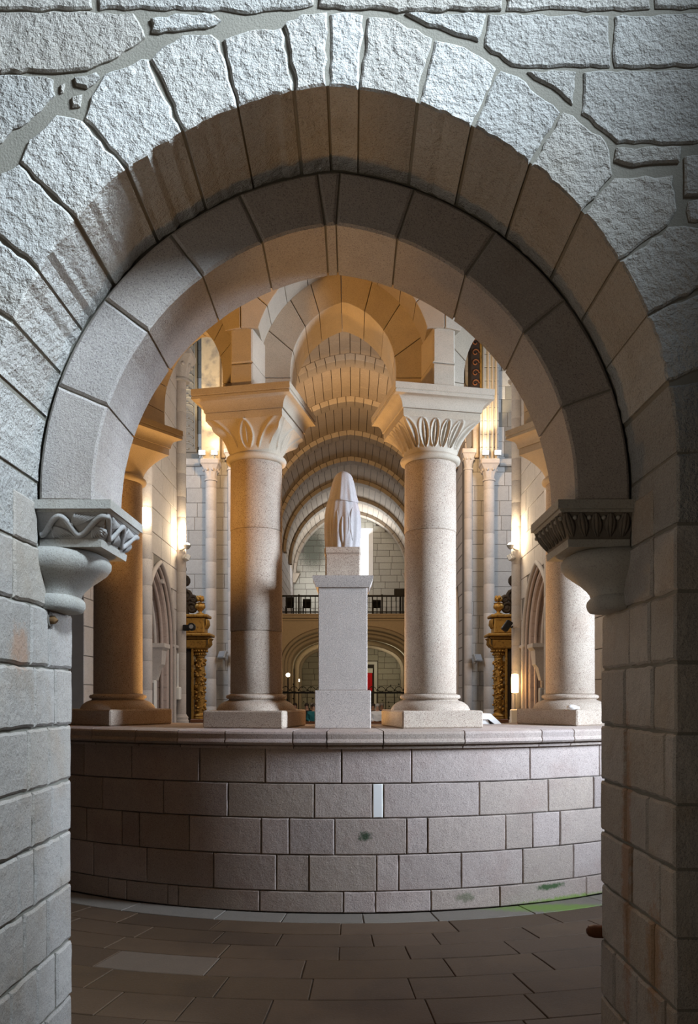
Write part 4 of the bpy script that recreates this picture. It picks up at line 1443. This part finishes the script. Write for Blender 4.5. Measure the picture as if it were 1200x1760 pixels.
def person(x, y, label, top, hair, seated=True, turn=0, bottom='coat'):
    t = thing('person', label, 'person', (x, y, 0), turn)
    hz = .555 if seated else .92
    A = [(0, 0, hz), (0, .01, hz + .25), (0, 0, hz + .46), (0, -.01, hz + .55), (0, -.03, hz + .66), (0, -.03, hz + .76)]
    if seated:
        legs = [(-.1, 0, hz), (-.12, -.42, hz + .02), (-.12, -.44, .08), (-.12, -.54, .04), (.1, 0, hz), (.12, -.42, hz + .02), (.12, -.44, .08), (.12, -.54, .04)]
    else:
        legs = [(-.1, 0, hz - .04), (-.11, -.01, .5), (-.11, 0, .08), (-.11, -.11, .04), (.1, 0, hz - .04), (.11, -.01, .5), (.11, 0, .08), (.11, -.11, .04)]
    arms = [(-.2, 0, hz + .44), (-.25, .02, hz + .18), (-.15, -.2, hz + .12), (.2, 0, hz + .44), (.25, .02, hz + .18), (.15, -.2, hz + .12)]
    pts = A + legs + arms
    ed = [(0, 1), (1, 2), (2, 3), (3, 4), (4, 5), (0, 6), (6, 7), (7, 8), (8, 9), (0, 10), (10, 11), (11, 12), (12, 13), (2, 14), (14, 15), (15, 16), (2, 17), (17, 18), (18, 19)]
    rd = [(.15, .11), (.14, .1), (.13, .1), .05, (.08, .095), (.06, .07), .085, .065, .045, .035, .085, .065, .045, .035, .06, .045, .03, .06, .045, .03]
    skin_mesh('body', pts, ed, rd, M['skin'], t)
    tp = [A[0], A[1], A[2]] + [tuple(p) for p in arms] + [(0, -.005, hz + .53)]
    te = [(0, 1), (1, 2), (2, 3), (3, 4), (4, 5), (2, 6), (6, 7), (7, 8), (2, 9)]
    skin_mesh('jacket', tp, te, [(.21, .165), (.21, .16), (.18, .145), .1, .08, .06, .1, .08, .06, .085], M[top], t)
    skin_mesh('trousers', [A[0]] + legs[:3] + legs[4:7], [(0, 1), (1, 2), (2, 3), (0, 4), (4, 5), (5, 6)], [(.19, .15), .12, .1, .075, .12, .1, .075], M[bottom], t)
    mb = MB()
    mb.ball((0, .0, hz + .735), .1, .105, .09, 14)
    mb.ball((0, .045, hz + .66), .09, .06, .1, 12)
    mb.build('hair', M[hair], t, 80)
    fc = MB()
    for s in (-1, 1):
        fc.ball((s * .03, -.112, hz + .69), .012, n=6)
    fc.build('eye', M['black'], t)
    return t


person(.93, 32.6, 'seated person in black close to the right edge of the pedestal', 'coat', 'hair_dark')
person(1.07, 31.0, 'seated grey haired person in a white top right of the pedestal', 'shirt', 'hair_grey')
person(1.36, 34.2, 'grey haired person in a navy jacket behind the white top', 'navy', 'hair_grey', bottom='navy')
person(-1.45, 31.0, 'seated dark haired person in a teal jacket left of the pedestal', 'teal', 'hair_dark')
person(-1.82, 32.6, 'seated person in a black coat left of the teal jacket', 'coat', 'hair_dark')
person(-1.68, 34.2, 'seated person with grey hair and black coat in the row behind the teal jacket', 'coat', 'hair_grey')
person(-2.42, 34.2, 'seated person in black nearest the left column', 'coat', 'hair_dark')
nf = mk('floor_nave', [(-9.5, 17.6, 0), (9.5, 17.6, 0), (9.5, 52, 0), (-9.5, 52, 0), (-9.5, 17.6, -.1), (9.5, 17.6, -.1), (9.5, 52, -.1), (-9.5, 52, -.1)],
        [(0, 1, 2, 3), (4, 5, 6, 7), (0, 1, 5, 4), (1, 2, 6, 5), (2, 3, 7, 6), (3, 0, 4, 7)], M['floor'])
tag(nf, 'stone floor of the nave and transept', 'floor', kind='structure')
for y, row in ((31.0, 'first'), (32.6, 'second'), (34.2, 'third')):
    for sx in (-1, 1):
        t = thing('bench', f'{row} row brown bench under the people on the {"left" if sx < 0 else "right"}', 'bench', (sx * 1.6, y, 0))
        MB().box(-1.1, 1.1, -.2, .16, .35, .40, .01).build('seat', M['brownwood'], t)
        MB().box(-1.1, 1.1, .25, .29, .40, .68, .01).build('backrest', M['brownwood'], t)
        for a in (-1.0, 1.0):
            MB().box(a - .04, a + .04, -.18, .27, 0, .35, .005).build('leg', M['brownwood'], t)


# ------------------------------------------------------------------ gilded altarpieces in the transept arms
def altarpiece(s, side):
    t = thing('altarpiece', f'gilded altarpiece with carved vine column and urn finial in the {side} transept', 'altarpiece', (s * 3.80, 20.0, 0))
    X = lambda a, b: (min(s * a, s * b), max(s * a, s * b))
    x0, x1 = X(-.3, .9)
    MB().box(x0, x1, -.35, .5, 0, 1.0, .02).build('altar_step', M['choir'], t)
    x0, x1 = X(-.2, .22)
    MB().box(x0, x1, -.2, .2, 1.0, 1.1, .02).build('column_base', M['brownwood'], t)
    MB().lathe([(.19, 1.1), (.19, 1.13), (.16, 1.15), (.18, 1.19), (.13, 1.23), (.12, 1.25), (.05, 1.25)], 24).build('column_base_ring', M['gold'], t)
    MB().lathe([(.05, 1.25), (.115, 1.25), (.12, 1.6), (.118, 2.2), (.108, 2.66), (.05, 2.66)], 24).build('column_shaft', M['gold'], t)
    mb = MB()
    pts = [(.125 * math.cos(a), .125 * math.sin(a), 1.28 + 1.36 * i / 80) for i in range(81) for a in [i * .26]]
    mb.tube(pts, .012, 6)
    pts = [(.125 * math.cos(a), .125 * math.sin(a), 1.28 + 1.36 * i / 80) for i in range(81) for a in [i * .26 + pi]]
    mb.tube(pts, .01, 6)
    mb.build('vine_spiral', M['gold'], t, 60)
    mb = MB()
    rr_ = random.Random(7 + s)
    for i in range(95):
        a = rr_.uniform(0, 2 * pi)
        z = rr_.uniform(1.3, 2.6)
        mb.ball((.135 * math.cos(a), .135 * math.sin(a), z), rr_.uniform(.02, .042), rr_.uniform(.02, .04), rr_.uniform(.02, .05), 7)
    mb.build('leaf_clusters', M['gold'], t, 60)['kind'] = 'stuff'
    mb = MB()
    mb.lathe([(.11, 2.66), (.13, 2.68), (.12, 2.7), (.14, 2.78), (.19, 2.86), (.2, 2.88), (.1, 2.88)], 24)
    for i in range(16):
        a = 2 * pi * i / 16
        for zz_, r in ((2.74, .14), (2.82, .18)):
            mb.ball((r * math.cos(a), r * math.sin(a), zz_), .03, n=7)
    mb.build('column_capital', M['gold'], t, 60)
    for a0, a1, b, z0, z1 in ((-.19, .32, .2, 2.88, 3.12), (-.24, .34, .26, 3.12, 3.18), (-.32, .4, .34, 3.18, 3.26), (-.15, .42, .24, 3.27, 3.66), (-.24, .46, .3, 3.66, 3.74)):
        x0, x1 = X(a0, a1)
        MB().box(x0, x1, -b, b, z0, z1, .02).build('entablature', M['gold'], t)
    mb = MB()
    for i in range(7):
        mb.tube([(-s * .2, -.2 + .06 * i, 2.92), (-s * .26, -.2 + .06 * i, 3.0), (-s * .25, -.2 + .06 * i, 3.1), (-s * .31, -.2 + .06 * i, 3.14)], [.02, .03, .026, .015], 6)
        mb.tube([(-s * .16, -.2 + .06 * i, 3.4), (-s * .2, -.2 + .06 * i, 3.5), (-s * .19, -.2 + .06 * i, 3.62)], [.015, .03, .02], 6)
    mb.build('carved_edge', M['gold'], t, 60)
    u = MB()
    u.lathe([(.1, 3.74), (.1, 3.78), (.05, 3.8), (.045, 3.83), (.07, 3.86), (.13, 3.92), (.135, 3.97), (.11, 4.02), (.13, 4.04), (.06, 4.06), (.04, 4.07)], 20)
    for i in range(9):
        a = 2 * pi * i / 9
        u.ball((.06 * math.cos(a), .06 * math.sin(a), 4.14 + .04 * (i % 2)), .05, .05, .06, 8)
    u.build('urn_finial', M['gold'], t, 60)
    x0, x1 = X(.14, .2)
    MB().box(x0, x1, -.16, .2, 1.0, 2.9, .01).build('side_post', M['gold'], t)
    x0, x1 = X(.22, .75)
    MB().box(x0, x1, -.05, .3, 1.0, 3.2, .01).build('back_panel', M['darkwood'], t)
    mb = MB()
    for (cx, cz, r) in ((.22, 3.92, .15), (.17, 4.14, .09), (.36, 4.22, .17), (.4, 4.6, .15), (.48, 3.95, .2), (.48, 4.9, .12)):
        mb.tube([(s * (cx + r * math.cos(a) * (1 - a / 12)), 0, cz + r * math.sin(a) * (1 - a / 12)) for a in [k * .55 for k in range(14)]], [.05] * 13 + [.03], 7)
        mb.ball((s * cx, 0, cz), r * .6, .05, r * .6, 8)
    mb.tube([(s * .38, 0, 3.7), (s * .44, 0, 4.1), (s * .54, 0, 4.6), (s * .62, 0, 5.2)], [.12, .1, .08, .05], 8)
    mb.build('scroll_crest', M['darkwood'], t, 60)
    return t


altarpiece(-1, 'left')
altarpiece(1, 'right')
# tall dark organ side seen high on the right
og = thing('organ_case', 'dark carved organ case high above the right capital', 'organ', (3.98, 25.0, 11.35))
MB().box(-.16, .12, -.2, .45, 0, 2.0, .02).build('case', M['darkwood'], og)
MB().box(.12, .19, -.22, -.1, -.05, 2.0, .02).build('corner_post', M['gold'], og)
for i in range(6):
    MB().tube([(.12 * math.cos(a) * (1 - a / 9) - .02, -.23, .2 + .32 * i + .12 * math.sin(a) * (1 - a / 9)) for a in [k * .6 for k in range(11)]], .022, 6).build('scroll', M['brownwood'], og, 60)
MB().box(-.18, .2, -.24, .45, -.14, -.02, .03).build('case_foot', M['darkwood'], og)


# ------------------------------------------------------------------ small fittings
def flood(loc, rz, tilt, label, sz=.12, m='steel', glow=None, wall=(0, 0, 0), name='floodlight'):
    t = thing(name, label, 'floodlight', loc, rz)
    X = Matrix.Rotation(tilt, 4, 'X')
    MB().box(-sz, sz, -.05, .06, -sz * .75, sz * .75, .015, X).build('housing', M[m], t)
    MB().box(-sz * .85, sz * .85, -.062, -.05, -sz * .6, sz * .6, .004, X).build('lens', M[glow or 'glass'], t)
    mb = MB()
    w_ = V(wall)
    iv = Matrix.Rotation(-rz, 3, 'Z') @ w_
    mb.tube([(0, .03, 0), tuple(V((0, .03, 0)) * .3 + iv * .7), tuple(iv)], .018, 6)
    mb.build('mounting_arm', M[m], t)
    return t


for s in (-1, 1):
    side = 'left' if s < 0 else 'right'
    t = thing('uplight', f'bright wall uplighter on the {side} choir shaft', 'lamp', (s * 3.50, 17.0, 4.86))
    mb = MB()
    mb.lathe([(.03, 0), (.07, .05), (.085, .09), (.075, .09), (.03, .02)], 18)
    mb.build('bowl', M['steel'], t)
    MB().lathe([(.03, .05), (.055, .07), (.06, .1), (.04, .13), (.01, .14)], 14).build('bulb', M['lampglow'], t)
    MB().tube([(0, 0, .05), (s * .12, .05, 0), (s * .2, .12, .0)], .02, 6).build('mounting_arm', M['steel'], t)
    flood((s * 3.52, 17.0, 4.68), s * .9, -.5, f'steel floodlight below the uplighter on the {side} choir shaft', .085, 'steel', None, (s * .14, .16, .02))
    for q, (dx, z) in enumerate(((-.16, 9.28), (.24, 9.28))):
        flood((s * (4.49 + dx), YT - .48, z + .18), 0, .15, f'{"outer" if q else "inner"} lit spotlight standing on the {side} transept capital', .11, 'steel', 'lampglow', (0, .05, -.16))
    flood((s * 4.1, YT - .35, 3.0 if s < 0 else 2.9), s * .7, -.4, f'grey floodlight low on the {side} transept wall', .17, 'steel', None, (0, .35, -.15))
t = thing('wall_lamp', 'lit wall lamp on the near left choir shaft', 'lamp', (-3.64, 14.13, 4.9))
MB().lathe([(.03, -.16), (.09, -.14), (.1, .0), (.09, .16), (.03, .18)], 16).build('shade', M['lampglow'], t)
MB().tube([(0, 0, -.1), (-.03, .1, -.12)], .018, 6).build('arm', M['steel'], t)
t = thing('wall_lamp', 'warm glowing wall lamp low beside the right doorway', 'lamp', (3.56, 16.82, 1.95))
MB().lathe([(.03, -.2), (.075, -.19), (.08, .1), (.07, .2), (.03, .21)], 16).build('shade', M['lampsoft'], t)
MB().tube([(0, 0, -.19), (0, 0, -.9)], .012, 6).build('stem', M['steel'], t)
MB().box(-.1, .1, -.06, .06, -.9, -.55, .02).build('switch_box', M['white'], t)
point('warm_wall_lamp_light', (3.4, 16.7, 1.95), 16, WARM, .08)
t = thing('camera_unit', 'round black camera on the left choir shaft', 'camera', (-3.40, 17.02, 3.18))
MB().tube([(0, .1, 0), (0, .0, 0), (0, -.08, 0)], [.07, .085, .085], 16).build('lens_barrel', M['black'], t)
MB().tube([(0, -.07, 0), (0, -.095, 0)], [.05, .045], 14).build('lens', M['glass'], t)
MB().box(-.2, -.06, -.02, .08, -.08, .05, .015).build('mount', M['black'], t)
t = thing('camera_unit', 'small black camera tilted off the right choir shaft', 'camera', (3.42, 17.0, 3.2))
R_ = Matrix.Rotation(.6, 4, 'Y')
MB().box(-.07, .07, -.1, .06, -.12, .12, .015, R_).build('body', M['black'], t)
MB().tube([(.05, .0, 0), (.12, .1, -.02), (.16, .16, 0)], .02, 6).build('mount', M['black'], t)
t = thing('speaker_box', 'narrow white loudspeaker standing inside the left doorway', 'speaker', (-3.98, 15.75, 1.05))
MB().box(-.1, .12, -.09, .09, .0, .95, .015).build('cabinet', M['white'], t)
MB().box(-.04, .1, -.1, -.09, .1, .9, .005).build('speaker_grille', M['steel'], t)
t = thing('speaker_box', 'narrow pale loudspeaker standing inside the right doorway', 'speaker', (3.98, 15.9, 1.05))
MB().box(-.12, .1, -.09, .09, .0, .8, .015).build('cabinet', M['transept'], t)
MB().box(-.1, .04, -.1, -.09, .1, .75, .005).build('speaker_grille', M['steel'], t)
t = thing('junction_box', 'small white box low on the left wall before the far shaft', 'box', (-3.72, 16.96, 1.6))
MB().box(-.025, .09, -.09, .09, 0, .28, .02).build('box_body', M['white'], t)
MB().tube([(.02, 0, .28), (.02, 0, 1.0)], .025, 6).build('conduit', M['white'], t)
t = thing('microphone', 'thin gooseneck microphone in front of the left altarpiece', 'microphone', (-3.87, 18.6, 0))
MB().lathe([(.15, 0), (.15, .03), (.03, .06)], 14).build('foot', M['steel'], t)
MB().tube([(0, 0, .05), (0, 0, 1.2), (-.005, 0, 1.4), (-.04, 0, 1.5), (-.1, 0, 1.54), (-.16, 0, 1.55)], .012, 6).build('neck', M['steel'], t)
MB().ball((-.17, 0, 1.55), .035, .03, .03, 8).build('head', M['steel'], t)
